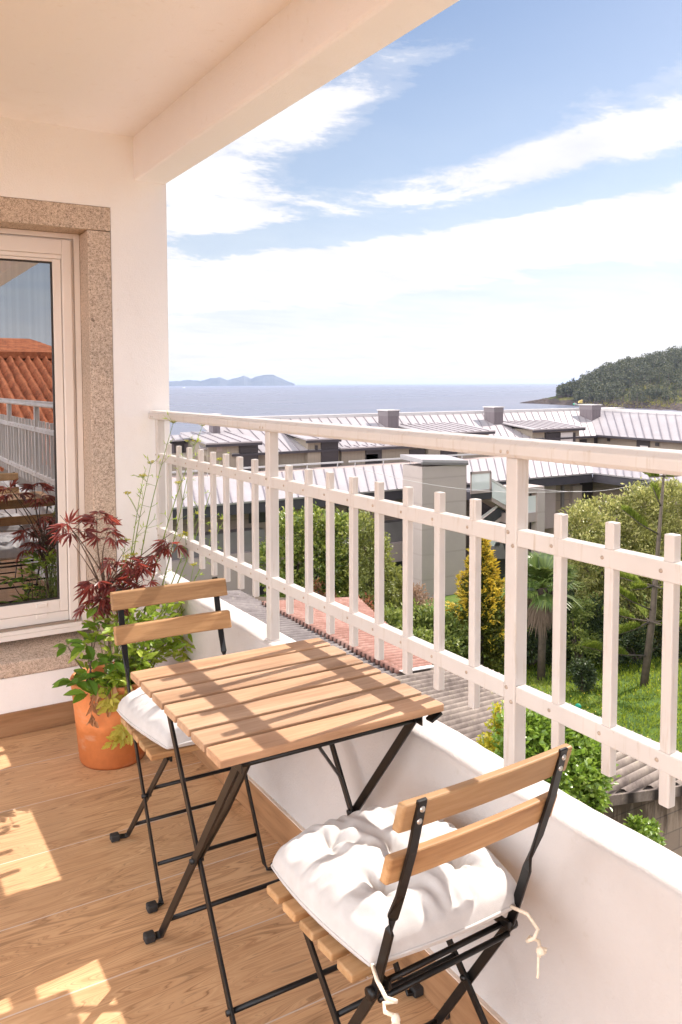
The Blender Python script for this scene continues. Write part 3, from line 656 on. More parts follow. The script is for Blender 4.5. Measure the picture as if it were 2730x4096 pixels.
# a yellowing shoot of it hanging down the pot's face
ys_ = thing('yellowing_shoot', 'yellow wilted parsley shoot hanging down the front of the pot', 'plant', (.895, 2.88, .31)); O = Vector(ys_.location)
bs = MB(); bl = MB(); rnd = random.Random(9)
for path in ([(.860,2.93,.33),(.858,2.872,.322),(.850,2.868,.26),(.838,2.868,.19),(.828,2.868,.135)], [(.87,2.93,.33),(.885,2.866,.30),(.880,2.866,.23),(.862,2.868,.17),(.850,2.866,.145)], [(.84,2.93,.325),(.805,2.872,.318),(.808,2.868,.28)]):
    bs.tube([Vector(p)-O for p in path], .0016, 5)
    for p in path[2:]+[Vector(path[1]).lerp(Vector(path[2]), .5)]:
        for _ in range(3): parsley_leaf(bl, Vector(p)-O+Vector((rnd.uniform(-.012, .012), -.004, rnd.uniform(-.01, .01))), (rnd.uniform(-.8, .8), -.2, rnd.uniform(-1, .1)), (rnd.uniform(-.3, .3), -1, .3), rnd.uniform(.034, .050), rnd)
bs.build('stalk', ML['yel'], ys_); bl.build('foliage', ML['yel'], ys_)
# broad-leaved shrub at the left rim
bp = thing('broad_leaved_plant', 'dark glossy broad-leaved plant at the left rim of the pot', 'plant', (PC[0]-.08, PC[1]-.03, .27)); O = Vector(bp.location)
bs = MB(); bl = MB(); rnd = random.Random(21)
for (c, n_, sz) in (((.680,2.985,.470),7,.058), ((.690,2.955,.345),6,.074), ((.735,2.935,.355),6,.066), ((.775,2.95,.415),6,.06), ((.745,2.97,.47),5,.058), ((.790,2.96,.54),6,.062), ((.735,2.93,.300),6,.062), ((.830,2.93,.40),6,.062), ((.79,2.985,.60),5,.055), ((.81,2.92,.335),6,.055)):
    c = Vector(c); b0 = Vector((PC[0]-rnd.uniform(.03, .11), PC[1]-rnd.uniform(-.02, .08), .27))
    bs.tube([p-O for p in curve(b0, c, (-.01, 0, 0), 5)], [.0032-.0003*i for i in range(6)], 6)
    for k in range(n_):
        q = 2*PI*k/n_+rnd.uniform(-.4, .4); out = Vector((math.cos(q), math.sin(q), rnd.uniform(-.35, .45))).normalized()
        place(bl, OV, c-O+out*.008, out, (0, -.35, 1), sz*1.08*rnd.uniform(.75, 1.2), .28, .22)
bs.build('stalk', ML['bark'], bp); bl.build('foliage', ML['broad'], bp)
# bolted flower stalks
fs_ = thing('flowering_stalks', 'tall thin green parsley stalks gone to flower, reaching past the handrail', 'plant', (PC[0]+.06, PC[1], .27)); O = Vector(fs_.location)
bs = MB(); bl = MB(); bu = MB(); rnd = random.Random(33)
mains = [((.905,3.0,.30),(1.130,3.08,1.265),(-.035,0,0)), ((.915,3.0,.30),(1.262,3.10,1.250),(-.02,0,.03)), ((.930,3.0,.30),(1.215,3.08,1.175),(.02,0,0)), ((.935,2.99,.30),(1.330,3.08,1.105),(.03,0,.02)), ((.90,3.0,.30),(1.030,3.06,1.110),(-.03,0,0)), ((.96,2.99,.30),(1.335,3.06,.865),(.02,0,.02)), ((.89,3.0,.30),(.985,3.02,1.065),(-.02,0,0)), ((.94,2.99,.30),(1.225,3.05,.895),(0,0,.02)), ((.99,2.98,.32),(1.170,2.99,.575),(0,0,.03)), ((.87,3.0,.30),(.90,2.98,.83),(-.02,0,0))]
def umbel(p, r_):
    for k in range(9):
        q = 2*PI*k/9+rnd.uniform(-.2, .2); e = p+Vector((r_*math.cos(q)*rnd.uniform(.5, 1), r_*math.sin(q)*rnd.uniform(.5, 1), r_*.55))
        bs.tube([p-O, e-O], .0007, 3)
        for _ in range(5):
            c = e+Vector((rnd.uniform(-.006, .006), rnd.uniform(-.006, .006), rnd.uniform(-.002, .004))); place(bu, [(0,0),(.5,.4),(1,0),(.5,-.4)], c-O, rdir(rnd, .2), rdir(rnd, 1), .006)
for i, (p0, p1, bd) in enumerate(mains):
    pts = curve(p0, p1, bd, 12); bs.tube([p-O for p in pts], [.0036-.00022*k for k in range(13)], 6)
    for k in range(3, 13):
        p = pts[k]
        for _ in range(2 if k < 12 else 3):
            out = Vector((rnd.uniform(-1, 1), rnd.uniform(-1, .5), rnd.uniform(.1, 1.1))).normalized(); L = rnd.uniform(.018, .055)
            e = p+out*L; bs.tube([p-O, e-O], .0009, 4)
            for _ in range(rnd.choice((2, 3, 3))): place(bl, [(0,0),(.35,.09),(.6,.05),(1,0),(.6,-.05),(.35,-.09)], e-O-out*rnd.uniform(0, .012), (out+rdir(rnd, .2)*.9), rdir(rnd, 1), rnd.uniform(.014, .028), .1)
        if k in (6, 9) and rnd.random() < .6:
            out = Vector((rnd.uniform(-.7, 1), -.2, 1)).normalized(); e = p+out*rnd.uniform(.06, .12); bs.tube([p-O, (p+e)/2-O+Vector((0,0,.004)), e-O], .0012, 4); umbel(e, .012)
    umbel(pts[-1], .014 if i not in (2,) else .034)
bs.build('stalk', ML['stalk'], fs_); bl.build('foliage', ML['pars'], fs_); bu.build('flower', ML['umb'], fs_)
# dead leaves draped over the rim
dl = thing('dried_plant', 'brown dried leaves hanging over the left front rim of the pot', 'plant', (.765, 2.89, .30)); O = Vector(dl.location)
bs = MB(); bl = MB(); rnd = random.Random(2)
for path in ([(.785,2.95,.31),(.752,2.905,.325),(.742,2.892,.28),(.735,2.892,.23)], [(.80,2.95,.31),(.795,2.888,.325),(.798,2.880,.285)], [(.78,2.94,.31),(.77,2.90,.33),(.82,2.884,.318),(.88,2.874,.318)]):
    bs.tube([Vector(p)-O for p in path], .0014, 5)
    for p in path[1:]:
        for _ in range(4): place(bl, LOBE, Vector(p)-O+Vector((rnd.uniform(-.008, .008), rnd.uniform(-.008, 0), rnd.uniform(-.012, .012))), (rnd.uniform(-.5, .5), -.15, -1), (rnd.uniform(-.8, .8), -1, .2), rnd.uniform(.036, .060), rnd.uniform(-.3, .5), rnd.uniform(.2, .6))
bs.build('stalk', ML['dry'], dl); bl.build('foliage', ML['dry'], dl)
b = MB(); rnd = random.Random(6)
for _ in range(4): place(b, LOBE, (rnd.uniform(-.012, .012), rnd.uniform(-.01, .01), .004+rnd.uniform(0, .006)), (rnd.uniform(-1, 1), rnd.uniform(-1, 1), .15), (0, 0, 1), .026, -.4, .5)
o = b.build('fallen_leaf', ML['dry']); o.location = onZ(755, 3008, 0); tag(o, 'curled dry brown leaf lying on the floor against the skirting', 'leaf')
# ------------------------------------------------------------------ ground, sea, far land
def gz(x, y):
    """garden level falling away to the shore"""
    d = y*.86+x*.5
    z = -5.3-.10*max(0, min(d-17, 22))
    if d > 45: z -= (d-45)*.17
    return z+.05*math.sin(x*1.3)*math.sin(y*1.1+.5)
def m_ground():
    t = NT('garden_soil_and_grass'); co = t.coord(); a = t.noise(co, .8, 5, .6); b = t.noise(co, 9, 5, .6)
    cr = t.ramp(a, [(.35, (.045,.085,.012)), (.55, (.075,.125,.018)), (.72, (.13,.15,.03))]); d = t.ramp(b, [(.3, (.65,.65,.6)), (.7, (1.15,1.15,1.0))])
    return t.out(t.pbr(t.mix(1, cr, d, 'MULTIPLY'), .9, b, .8, .03, spec=.2))
xs = np.concatenate([np.arange(-40, 60, 1.0), np.arange(60, 400, 12)]); yy = np.concatenate([np.arange(-60, -4, 4), np.arange(-4, 50, 1.0), np.arange(50, 200, 8)])
b = MB(); b.v = [(x, y, gz(x, y)) for y in yy for x in xs]; nx = len(xs)
for j in range(len(yy)-1):
    for i in range(nx-1): b.f.append((j*nx+i, j*nx+i+1, (j+1)*nx+i+1, (j+1)*nx+i)); b.sm.append(True)
struct(b.build('ground', m_ground()))
b = MB(); b.box(XO, 9.5, -22, 5.2, -5.5, -5.15); b.box(XO, 3.15, 5.2, 16, -5.5, -5.15); struct(b.build('path', m_plain('bounce_paving', (.50,.45,.40), .9, .15, 2, .4, 40, .004)))  # unseen paving added to bounce warm light onto the beam underside
ZS = -25.0
def m_sea():
    t = NT('sea_water'); co = t.coord(); v = t.mapping(co, (.018, .05, 1), rot=(0, 0, math.radians(-35))); a = t.noise(v, 1.0, 8, .68); v2 = t.mapping(co, (.0012, .006, 1), rot=(0, 0, math.radians(-30))); c = t.noise(v2, 1.0, 5, .6)
    col = t.ramp(c, [(.35, (.085,.092,.13)), (.65, (.155,.152,.185))]); ro = t.ramp(c, [(.3, (.22,.22,.22)), (.7, (.40,.40,.40))])
    return t.out(t.pbr(col, ro, a, .55, 3.0, spec=.5))
b = MB(); R_ = [60, 160, 400, 1000, 2500, 6000, 14000, 30000, 60000]; na = 96
for r_ in R_:
    for k in range(na): q = 2*PI*k/na; b.v.append((r_*math.cos(q), r_*math.sin(q), ZS))
for i in range(len(R_)-1):
    for k in range(na): b.f.append((i*na+k, (i+1)*na+k, (i+1)*na+(k+1) % na, i*na+(k+1) % na)); b.sm.append(False)
struct(b.build('sea', m_sea()))
# islands on the horizon
def m_rock(name, a, c): 
    t = NT(name); co = t.coord(); n_ = t.noise(co, .004, 6, .6); return t.out(t.pbr(t.ramp(n_, [(.35, a), (.65, c)]), .9, spec=.1))
isl_m = m_rock('island_scrub', (.04,.05,.045), (.09,.095,.085))
def island(prof, dist, depth, name='island'):
    """prof: (px, elevation px above the horizon) pairs; a ridge with its own slopes standing in the sea"""
    b = MB(); rows = []
    pr = np.array(prof, float); X = np.linspace(pr[0, 0], pr[-1, 0], 90); E_ = np.interp(X, pr[:, 0], pr[:, 1]); rs = np.random.default_rng(3)
    E_ = E_+np.convolve(rs.normal(0, 1.4, 90), np.ones(3)/3, 'same')*(E_ > 2); E_ = np.maximum(E_, 0)
    for (f, dd) in ((0, -1), (.45, -.55), (.8, -.2), (1, 0), (.75, .35), (0, 1)):
        rows.append([])
        for x, e in zip(X, E_):
            v = ray(x, 1540); v = Vector((v.x, v.y, 0)).normalized(); p = v*(dist+dd*depth*(.3+e/30)); z = ZS+(e*1.18*dist/FPX*1.06+24)*f*(1 if e > 0 else 0)
            rows[-1].append((p.x, p.y, z))
    n_ = len(X); b.v = [q for r_ in rows for q in r_]
    for i in range(len(rows)-1):
        for k in range(n_-1): b.f.append((i*n_+k, i*n_+k+1, (i+1)*n_+k+1, (i+1)*n_+k)); b.sm.append(False)
    struct(b.build(name, isl_m))
island([(560,3),(640,8),(680,10),(720,11),(760,15),(800,11),(840,20),(880,22),(910,13),(945,21),(978,28),(1005,19),(1035,27),(1075,31),(1100,29),(1120,20),(1142,12),(1160,8),(1180,1)], 13500, 900)
# small white boat far out
p = onZ(737, 1552, ZS); bo = thing('motor_boat', 'tiny white boat far out below the islands', 'boat', (p.x, p.y, ZS), 2.2)
b = MB(); L_ = 20.0
sec = [(-1,.8,1),(-.5,.95,1),(.2,.9,1.1),(.7,.5,1.35),(1,.03,1.6)]; b.v = []
for (u, w_, h_) in sec: b.v += [(u*L_/2, -w_*3, h_*2.2), (u*L_/2, -w_*1.6, -.4), (u*L_/2, w_*1.6, -.4), (u*L_/2, w_*3, h_*2.2)]
for i in range(4):
    for k in range(3): b.f.append((i*4+k, i*4+4+k, i*4+5+k, i*4+k+1)); b.sm.append(True)
    b.f.append((i*4+3, i*4+7, i*4+4, i*4)); b.sm.append(False)
b.f.append((3, 2, 1, 0)); b.sm.append(False); wm = m_plain('boat_white', (.8,.8,.8), .4); b.build('hull', wm, bo)
b = MB(); b.hexa([(-6,-2,2.2),(3,-2,2.2),(3,2,2.2),(-6,2,2.2)], [(-6,-1.8,6),(1.2,-1.8,6),(1.2,1.8,6),(-6,1.8,6)]); b.build('cabin', wm, bo)
b = MB(); b.tube([(-1,0,6),(-1.6,0,12)], .2, 5); b.build('mast', wm, bo)

# wooded headland, about a kilometre off
HK = [(2080,.0),(2112,2.0),(2160,4.5),(2215,8),(2250,12),(2330,20),(2420,34),(2520,42),(2620,50),(2730,60),(2900,70),(3100,60)]
hx = np.array([k[0] for k in HK]); hh = np.array([k[1] for k in HK])
def hill_pt(px, t_, rs=None):
    v = ray(px, 1540); v = Vector((v.x, v.y, 0)).normalized()
    H = float(np.interp(px, hx, hh)); d0 = float(np.interp(px, [2080, 2250, 2500, 2730, 3100], [1105, 1010, 900, 820, 760])); d1 = float(np.interp(px, [2080, 2250, 2730, 3100], [1112, 1100, 1180, 1200]))
    d = d0+(d1-d0)*t_; s = max(0, min(1, t_)); sm = s*s*(3-2*s)
    if t_ > 1: sm = 1-.15*(t_-1)
    z = ZS-1+(H+1)*(.25*s+.75*sm)+ .8*math.sin(px*.06+t_*9)*min(1, H/15)
    return Vector((v.x*d, v.y*d, z))
b = MB(); PXs = list(np.linspace(2080, 3100, 120)); TS = list(np.linspace(0, 1.8, 40))
for px in PXs:
    for t_ in TS:
        p = hill_pt(px, t_); p.z += RNG.normal(0, .35); b.v.append(tuple(p))
for i in range(len(PXs)-1):
    for k in range(len(TS)-1): b.f.append((i*40+k, (i+1)*40+k, (i+1)*40+k+1, i*40+k+1)); b.sm.append(False)
def m_hill():
    t = NT('headland'); co = t.coord(); s = t.n('ShaderNodeSeparateXYZ', {0: co}); n_ = t.noise(co, .035, 6, .65); n2 = t.noise(co, .3, 4, .7)
    veg = t.ramp(n_, [(.36, (.03,.035,.015)), (.52, (.07,.075,.025)), (.64, (.17,.15,.04))]); rk = t.ramp(n2, [(.3, (.035,.026,.022)), (.7, (.10,.072,.06))])
    f = t.ramp(t.math('ADD', (s, 2), t.math('MULTIPLY', n_, 6)), [(0, (0,0,0)), (1, (1,1,1))]); f2 = t.math('GREATER_THAN', t.math('ADD', (s, 2), t.math('MULTIPLY', n_, 9)), -14.5)
    return t.out(t.pbr(t.mix(f2, rk, veg), .95, n2, .8, 1.0, spec=.1))
struct(b.build('hill', m_hill()))
m_pine = m_leaf('pine_foliage', [(.026,.034,.017),(.066,.074,.038),(.165,.16,.088)], .6, .15, .2, (.12,.13,.05), .07)
m_bark = m_plain('pine_bark', (.13,.095,.075), .9, .3, 8)
def pine_geo(p, H, rs, nq=70):
    """leaf-clump centres and trunk of one maritime pine"""
    k = rs.integers(7, 12); cs = []
    for i in range(k):
        a = rs.uniform(0, 2*PI); hh_ = rs.uniform(.48, 1.0); rr = (1.05-hh_)*.34*H*rs.uniform(.5, 1)+.05*H
        cs.append((p.x+rr*math.cos(a), p.y+rr*math.sin(a), p.z+hh_*H, (.13-.04*hh_)*H*rs.uniform(.8, 1.25)))
    cs = np.array(cs); idx = rs.integers(0, k, nq); o = rs.normal(0, 1, (nq, 3)); o /= np.linalg.norm(o, axis=1)[:, None]
    c = cs[idx, :3]+o*cs[idx, 3:4]*np.array([1, 1, .65])*rs.uniform(.6, 1.05, (nq, 1)); return c, o
rs = np.random.default_rng(12); Cc = []; Dd = []; TB_ = MB()
spots = []
for _ in range(3600):
    px = 2235+(3080-2235)*rs.uniform(0, 1)**1.15; t_ = rs.uniform(.12, 1.25)
    if px < 2300 and t_ < .55: continue
    if rs.uniform() < .75 and 2500 < px < 2720 and .26 < t_ < .44: continue           # gorse clearing
    if t_ < .22 and rs.uniform() < .5: continue
    spots.append((px, t_))
for (px, t_) in spots[:1750]:
    p = hill_pt(px, t_); H = rs.uniform(8.5, 18)*(.75 if px < 2320 else 1); c, o = pine_geo(p, H, rs); Cc.append(c); Dd.append(o)
    TB_.tube([p, p+Vector((rs.uniform(-.6, .6), rs.uniform(-.6, .6), H*.85))], [.28, .12], 4, False)
Cc = np.concatenate(Cc); Dd = np.concatenate(Dd); n_ = len(Cc)
fo = leafmesh('pine_forest', Cc-0, Dd+rs.normal(0, .5, (n_, 3)), rs.normal(0, .6, (n_, 3))+np.array([0, 0, 1]), rs.uniform(1.0, 2.6, n_), rs.uniform(.7, 1.7, n_), m_pine)
fo['kind'] = 'stuff'; tk = TB_.build('trunk', m_bark, fo); tk['kind'] = 'stuff'
# scattered gorse on the clearing
n_ = 2600; pp = [hill_pt(rs.uniform(2330, 2800), rs.uniform(.08, .5)) for _ in range(420)]; q = rs.integers(0, 420, n_); c = np.array([tuple(pp[i]) for i in q])+rs.normal(0, 1, (n_, 3))*np.array([2.2, 2.2, .8])+np.array([0, 0, .9])
go = leafmesh('gorse_scrub', c, rs.normal(0, 1, (n_, 3))+np.array([0, 0, .6]), rs.normal(0, 1, (n_, 3)), rs.uniform(.9, 1.8, n_), rs.uniform(.7, 1.4, n_), m_leaf('gorse', [(.10,.105,.02),(.22,.20,.03),(.33,.28,.05)], .7, .2, .2, None, .02)); go['kind'] = 'stuff'
# the three pines that stand clear at the tip
for i, (px, t_, H, lab) in enumerate(((2262, .62, 13.5, 'outermost pine on the headland tip, leaning over the rocks'), (2275, .8, 14.5, 'second pine from the headland tip, bare trunk showing against the sea'), (2296, .9, 15, 'third pine from the headland tip, wide dark crown'))):
    p = hill_pt(px, t_); t = thing('pine_tree', lab, 'tree', tuple(p), 0, 'pines on the tip of the headland')
    c, o = pine_geo(Vector((0, 0, 0)), H, rs, 130); n_ = len(c)
    leafmesh('crown', c, o+rs.normal(0, .5, (n_, 3)), rs.normal(0, .6, (n_, 3))+np.array([0, 0, 1]), rs.uniform(1.0, 2.0, n_), rs.uniform(.7, 1.4, n_), m_pine, t)
    b = MB(); b.tube([(0, 0, -.5), (.3, .2, H*.45), (-.3, 0, H*.9)], [.34, .25, .1], 6); b.build('trunk', m_bark, t)

# ------------------------------------------------------------------ neighbouring houses with zinc roofs
def m_zinc(name, col):
    t = NT(name); co = t.coord(); a = t.noise(co, .7, 4); c = t.noise(co, 6, 4)
    k = t.math('ADD', t.math('MULTIPLY', a, .6), t.math('MULTIPLY', c, .4)); cr = t.ramp(k, [(.35, tuple(q*.90 for q in col)), (.65, tuple(min(1, q*1.06) for q in col))])
    return t.out(t.pbr(cr, .45, metal=.15, spec=.4))
def m_siding(name, col, pitch, vert=False, dark=.75):
    """boarded cladding: thin darker joints at a fixed pitch"""
    t = NT(name); co = t.coord(); s = t.n('ShaderNodeSeparateXYZ', {0: co}); n_ = t.noise(co, 1.2, 4)
    c = t.math('ADD', (s, 0), (s, 1)) if vert else (s, 2)
    f = t.math('FRACT', t.math('DIVIDE', t.math('ADD', c, 100.0), pitch)); g = t.math('GREATER_THAN', f, .07)
    cr = t.ramp(n_, [(.3, tuple(q*.92 for q in col)), (.7, col)]); return t.out(t.pbr(t.mix(g, tuple(q*dark for q in col), cr), .7, g, .5, .02, spec=.3))
Z = {'roof': m_zinc('zinc_roof', (.355,.32,.32)), 'seam': m_plain('zinc_seam', (.20,.17,.18), .5, .1, 4), 'ridge': m_plain('ridge_cap', (.52,.48,.46), .5, .05, 2), 'dark': m_plain('dark_fascia', (.040,.034,.040), .55, .15, 3), 'tan': m_siding('tan_cladding', (.27,.205,.16), .55), 'tanv': m_siding('tan_board_cladding', (.27,.225,.175), .22, True, .8),
     'chim': m_siding('plum_zinc_cladding', (.165,.135,.14), .30, True, .6), 'chimcap': m_siding('chimney_louvres', (.20,.17,.175), .09, False, .35), 'door': m_plain('dark_door', (.032,.026,.028), .4, .1, 3), 'pink': m_plain('pinkish_render', (.34,.265,.24), .8, .06, 1), 'white': m_siding('pale_render', (.40,.325,.295), .95, False, .88), 'grey': m_plain('grey_panel', (.16,.14,.135), .6, .1, 2), 'frost': None, 'shade': m_plain('plain_render', (.30,.235,.20), .8, .06, 1)}
t = NT('frosted_balustrade'); Z['frost'] = t.out(t.n('ShaderNodeMixShader', {0: .45, 1: t.pbr((.80,.80,.78), .25, spec=.6), 2: t.n('ShaderNodeBsdfTransparent', {'Color': (.9,.93,.92,1)})}))
t = NT('house_glass'); Z['glass'] = t.out(t.pbr((.03,.035,.04), .06, spec=.8))
def roof_panel(parent, c, pitch, name='roof', mat=None, t_=.07, base=None):
    """sloping sheet with upstanding seams; c = eave0, eave1, top1, top0; seams run from eave to top"""
    e0, e1, p1, p0 = [Vector(q) for q in c]; nrm = (e1-e0).cross(p0-e0).normalized()
    if nrm.z < 0: nrm = -nrm
    b = MB(); b.hexa([e0-nrm*t_, e1-nrm*t_, p1-nrm*t_, p0-nrm*t_], [e0, e1, p1, p0]); r_ = b.build(name, mat or Z['roof'], parent)
    b = MB(); n_ = max(1, int((e1-e0).length/pitch))
    for k in range(1, n_): 
        a = e0.lerp(e1, k/n_); z_ = p0.lerp(p1, k/n_); b.bar(a+nrm*.012, z_+nrm*.012, (e1-e0).normalized(), .030, .055)
    b.build('standing_seam', Z['seam'], r_)
    return r_
def cbox(parent, name, m, x0, x1, y0, y1, z0, z1, bv=0): b = MB(); b.box(x0, x1, y0, y1, z0, z1); return b.build(name, m, parent, bv)
# lower house, L-shaped
LH = thing('zinc_roofed_house', 'nearer low house with pale standing-seam roof, dark fascia and tan cladding, L-shaped', 'house', (0, 0, 0))
ZE, ZT = -2.875, -2.19; XC_ = 30.96
roof_panel(LH, [(2, 27, ZE), (XC_, 27, ZE), (XC_+2.6, 29.6, ZT), (2, 29.6, ZT)], .455)
roof_panel(LH, [(XC_, 27, ZE), (XC_, 6, ZE), (XC_+2.6, 6, ZT), (XC_+2.6, 29.6, ZT)], .455)
cbox(LH, 'fascia', Z['dark'], 2, XC_+.02, 27.06, 27.3, ZE-.46, ZE-.09); cbox(LH, 'fascia', Z['dark'], XC_+.06, XC_+.3, 6, 27.06, ZE-.46, ZE-.09)
cbox(LH, 'soffit', Z['dark'], 2, XC_+.3, 27.3, 28.3, ZE-.40, ZE-.34); cbox(LH, 'soffit', Z['dark'], XC_+.3, XC_+1.3, 6, 27.3, ZE-.40, ZE-.34)
cbox(LH, 'wall', Z['tan'], 2, XC_+1.2, 28.2, 35.3, -10.5, ZE-.41); cbox(LH, 'wall', Z['tan'], XC_+1.2, XC_+5, 6, 28.2, -10.5, ZE-.41)
cbox(LH, 'terrace_slab', Z['pink'], 2, 44, 29.7, 36, -2.95, -2.80)
def pbox(parent, name, m, pxa, pya, pxb, pyb, Y, d=.12, bv=0):
    """box whose front face spans two picture corners at depth Y, d metres deep"""
    a = onY(pxa, pya, Y); c = onY(pxb, pyb, Y); return cbox(parent, name, m, min(a.x, c.x), max(a.x, c.x), Y, Y+d, min(a.z, c.z), max(a.z, c.z), bv)
pbox(LH, 'balcony_band', Z['grey'], 560, 2168, 1060, 2250, 27.6, .6); pbox(LH, 'balcony_floor', Z['pink'], 560, 2262, 1010, 2385, 27.4, .9)
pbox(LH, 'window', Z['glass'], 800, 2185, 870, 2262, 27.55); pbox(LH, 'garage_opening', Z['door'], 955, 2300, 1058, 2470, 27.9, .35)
pbox(LH, 'balcony_band', Z['grey'], 1380, 2110, 1640, 2195, 27.6, .5); pbox(LH, 'balcony_floor', Z['pink'], 1380, 2198, 1640, 2240, 27.4, .9); pbox(LH, 'garage_opening', Z['door'], 1420, 2242, 1620, 2480, 27.9, .35)
pbox(LH, 'door', Z['door'], 2330, 1932, 2374, 2050, 28.05, .2); pbox(LH, 'pilaster', Z['pink'], 2178, 1940, 2222, 2110, 27.75, .5); pbox(LH, 'pilaster', Z['grey'], 2250, 1944, 2258, 2030, 28.1, .12); pbox(LH, 'pilaster', Z['shade'], 2292, 1944, 2328, 2040, 28.0, .25)
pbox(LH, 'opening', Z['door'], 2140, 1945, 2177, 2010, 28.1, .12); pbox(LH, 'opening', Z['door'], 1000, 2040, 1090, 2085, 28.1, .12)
for (xa, xb, yy_) in ((6.0, 18.6, 29.75), (18.9, 26.5, 29.75)):
    b = MB(); b.box(xa, xb, yy_, yy_+.06, -1.985, -1.915)
    x = xa+.3
    while x < xb: b.box(x, x+.03, yy_+.01, yy_+.04, -2.8, -1.985); x += 1.5
    b.build('handrail', Z['ridge'], LH)
# stair tower and outside stair
ST = thing('stair_tower', 'tall pale rendered stair tower with a flat zinc cap in front of the low house', 'tower', (0, 0, 0))
a = onY(1690, 1850, 24); a2 = onY(1893, 1870, 24); x0, x1 = a.x, a2.x; v_ = ray(1612, 1900); YT = x0*v_.y/v_.x
cbox(ST, 'wall', Z['white'], x0, x1-.35, 24, YT, -10.5, -1.66); cbox(ST, 'wall', Z['pink'], x1-.35, x1-.02, 24.35, YT-.3, -10.5, -1.72)
b = MB(); b.hexa([(x0-.05, 23.93, -1.52), (x1-.30, 23.93, -1.66), (x1-.30, YT+.1, -1.60), (x0-.05, YT+.1, -1.46)], [(x0-.05, 23.93, -1.38), (x1-.30, 23.93, -1.52), (x1-.30, YT+.1, -1.40), (x0-.05, YT+.1, -1.28)]); b.build('roof_cap', Z['roof'], ST)
b = MB(); b.hexa([(x0-.055, 23.92, -1.56), (x1-.295, 23.92, -1.70), (x1-.295, 23.99, -1.70), (x0-.055, 23.99, -1.56)], [(x0-.055, 23.92, -1.47), (x1-.295, 23.92, -1.61), (x1-.295, 23.99, -1.61), (x0-.055, 23.99, -1.47)]); b.build('cap_edge', Z['grey'], ST)
SS = thing('outside_stair', 'outside stair with frosted glass balustrades between the tower and the low house', 'stair', (0, 0, 0)); Ys = 25.2
pbox(SS, 'landing', Z['dark'], 1885, 1970, 1966, 1995, Ys, 1.2); pbox(SS, 'glass_panel', Z['frost'], 1886, 1892, 1962, 1966, Ys-.03, .02); 
b = MB()
for (u, v, u2, v2) in ((1884,1888,1966,1892),(1884,1964,1966,1969),(1884,1888,1888,1968),(1962,1888,1967,1968)): A = onY(u, v, Ys-.06); B_ = onY(u2, v2, Ys-.06); b.box(min(A.x,B_.x), max(A.x,B_.x), Ys-.06, Ys-.031, min(A.z,B_.z), max(A.z,B_.z))
b.build('balustrade_frame', Z['pink'], SS)
def slab(parent, name, m, p, d, Y):
    """sloping panel: four picture points at depth Y, thickness d"""
    q = [onY(u, v, Y) for u, v in p]; b = MB(); b.hexa([(v.x, Y+d, v.z) for v in q], [(v.x, Y, v.z) for v in q]); return b.build(name, m, parent)
slab(SS, 'glass_panel', Z['frost'], [(1970,1990),(1970,1925),(2040,1968),(2040,2030)], .02, Ys+.02); slab(SS, 'handrail', Z['ridge'], [(1966,1921),(1966,1912),(2045,1960),(2045,1970)], .06, Ys)
slab(SS, 'stringer', Z['pink'], [(1968,2006),(1968,1990),(2045,2034),(2045,2052)], .9, Ys+.05)
slab(SS, 'stringer', Z['pink'], [(1905,2150),(1905,2135),(2060,2032),(2060,2048)], .9, Ys+.3); slab(SS, 'handrail', Z['ridge'], [(1918,2082),(1918,2074),(2050,1978),(2050,1988)], .06, Ys+.25)
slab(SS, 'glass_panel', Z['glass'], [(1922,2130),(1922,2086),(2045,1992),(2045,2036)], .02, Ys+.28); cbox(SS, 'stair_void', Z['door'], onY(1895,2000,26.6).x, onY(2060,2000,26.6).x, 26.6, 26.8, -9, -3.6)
pbox(SS, 'column', Z['white'], 2152, 1962, 2178, 2230, Ys-.4, .35); pbox(SS, 'lintel', Z['white'], 2060, 1955, 2178, 1968, Ys-.38, 1.2); pbox(SS, 'glass_panel', Z['frost'], 2060, 1990, 2152, 2058, Ys-.3, .02); pbox(SS, 'landing', Z['pink'], 2050, 2060, 2155, 2085, Ys-.35, 1.2)
slab(SS, 'glass_panel', Z['frost'], [(1960,2185),(1960,2150),(2000,2150),(2000,2185)], .02, Ys-.1); slab(SS, 'stair_soffit', Z['grey'], [(1950,2235),(1985,2170),(2010,2165),(2030,2235)], .5, Ys-.1)
# upper house behind it
UH = thing('zinc_roofed_house', 'farther long house with pale seamed roof, boxy dormers and plum chimneys', 'house', (0, 0, 0)); YU = 36.0
ZE2, ZR2 = -1.90, -.50; XE2 = 41.09
roof_panel(UH, [(16.0, YU-.4, ZE2), (XE2, YU-.4, ZE2), (XE2+4.2, YU+4, ZR2), (16.0, YU+4, ZR2)], .52)
roof_panel(UH, [(XE2, YU-.4, ZE2+.05), (XE2, 8, ZE2-.12), (XE2+4, 8, -1.0), (XE2+4.2, YU+4, ZR2)], .60)
cbox(UH, 'wall', Z['tanv'], 9.5, XE2+.6, YU, YU+8, -4, ZE2-.06); cbox(UH, 'wall', Z['tanv'], XE2+.5, XE2+6, 8, YU, -4, ZE2-.16)
cbox(UH, 'gutter', Z['dark'], 16.0, XE2, YU-.46, YU-.36, ZE2-.12, ZE2-.02); b = MB(); b.hexa([(XE2-.06, 8, ZE2-.26), (XE2+.05, 8, ZE2-.26), (XE2+.05, YU-.4, ZE2-.08), (XE2-.06, YU-.4, ZE2-.08)], [(XE2-.06, 8, ZE2-.15), (XE2+.05, 8, ZE2-.15), (XE2+.05, YU-.4, ZE2+.03), (XE2-.06, YU-.4, ZE2+.03)]); b.build('gutter', Z['dark'], UH)
a = onY(960, 1668, YU+4)
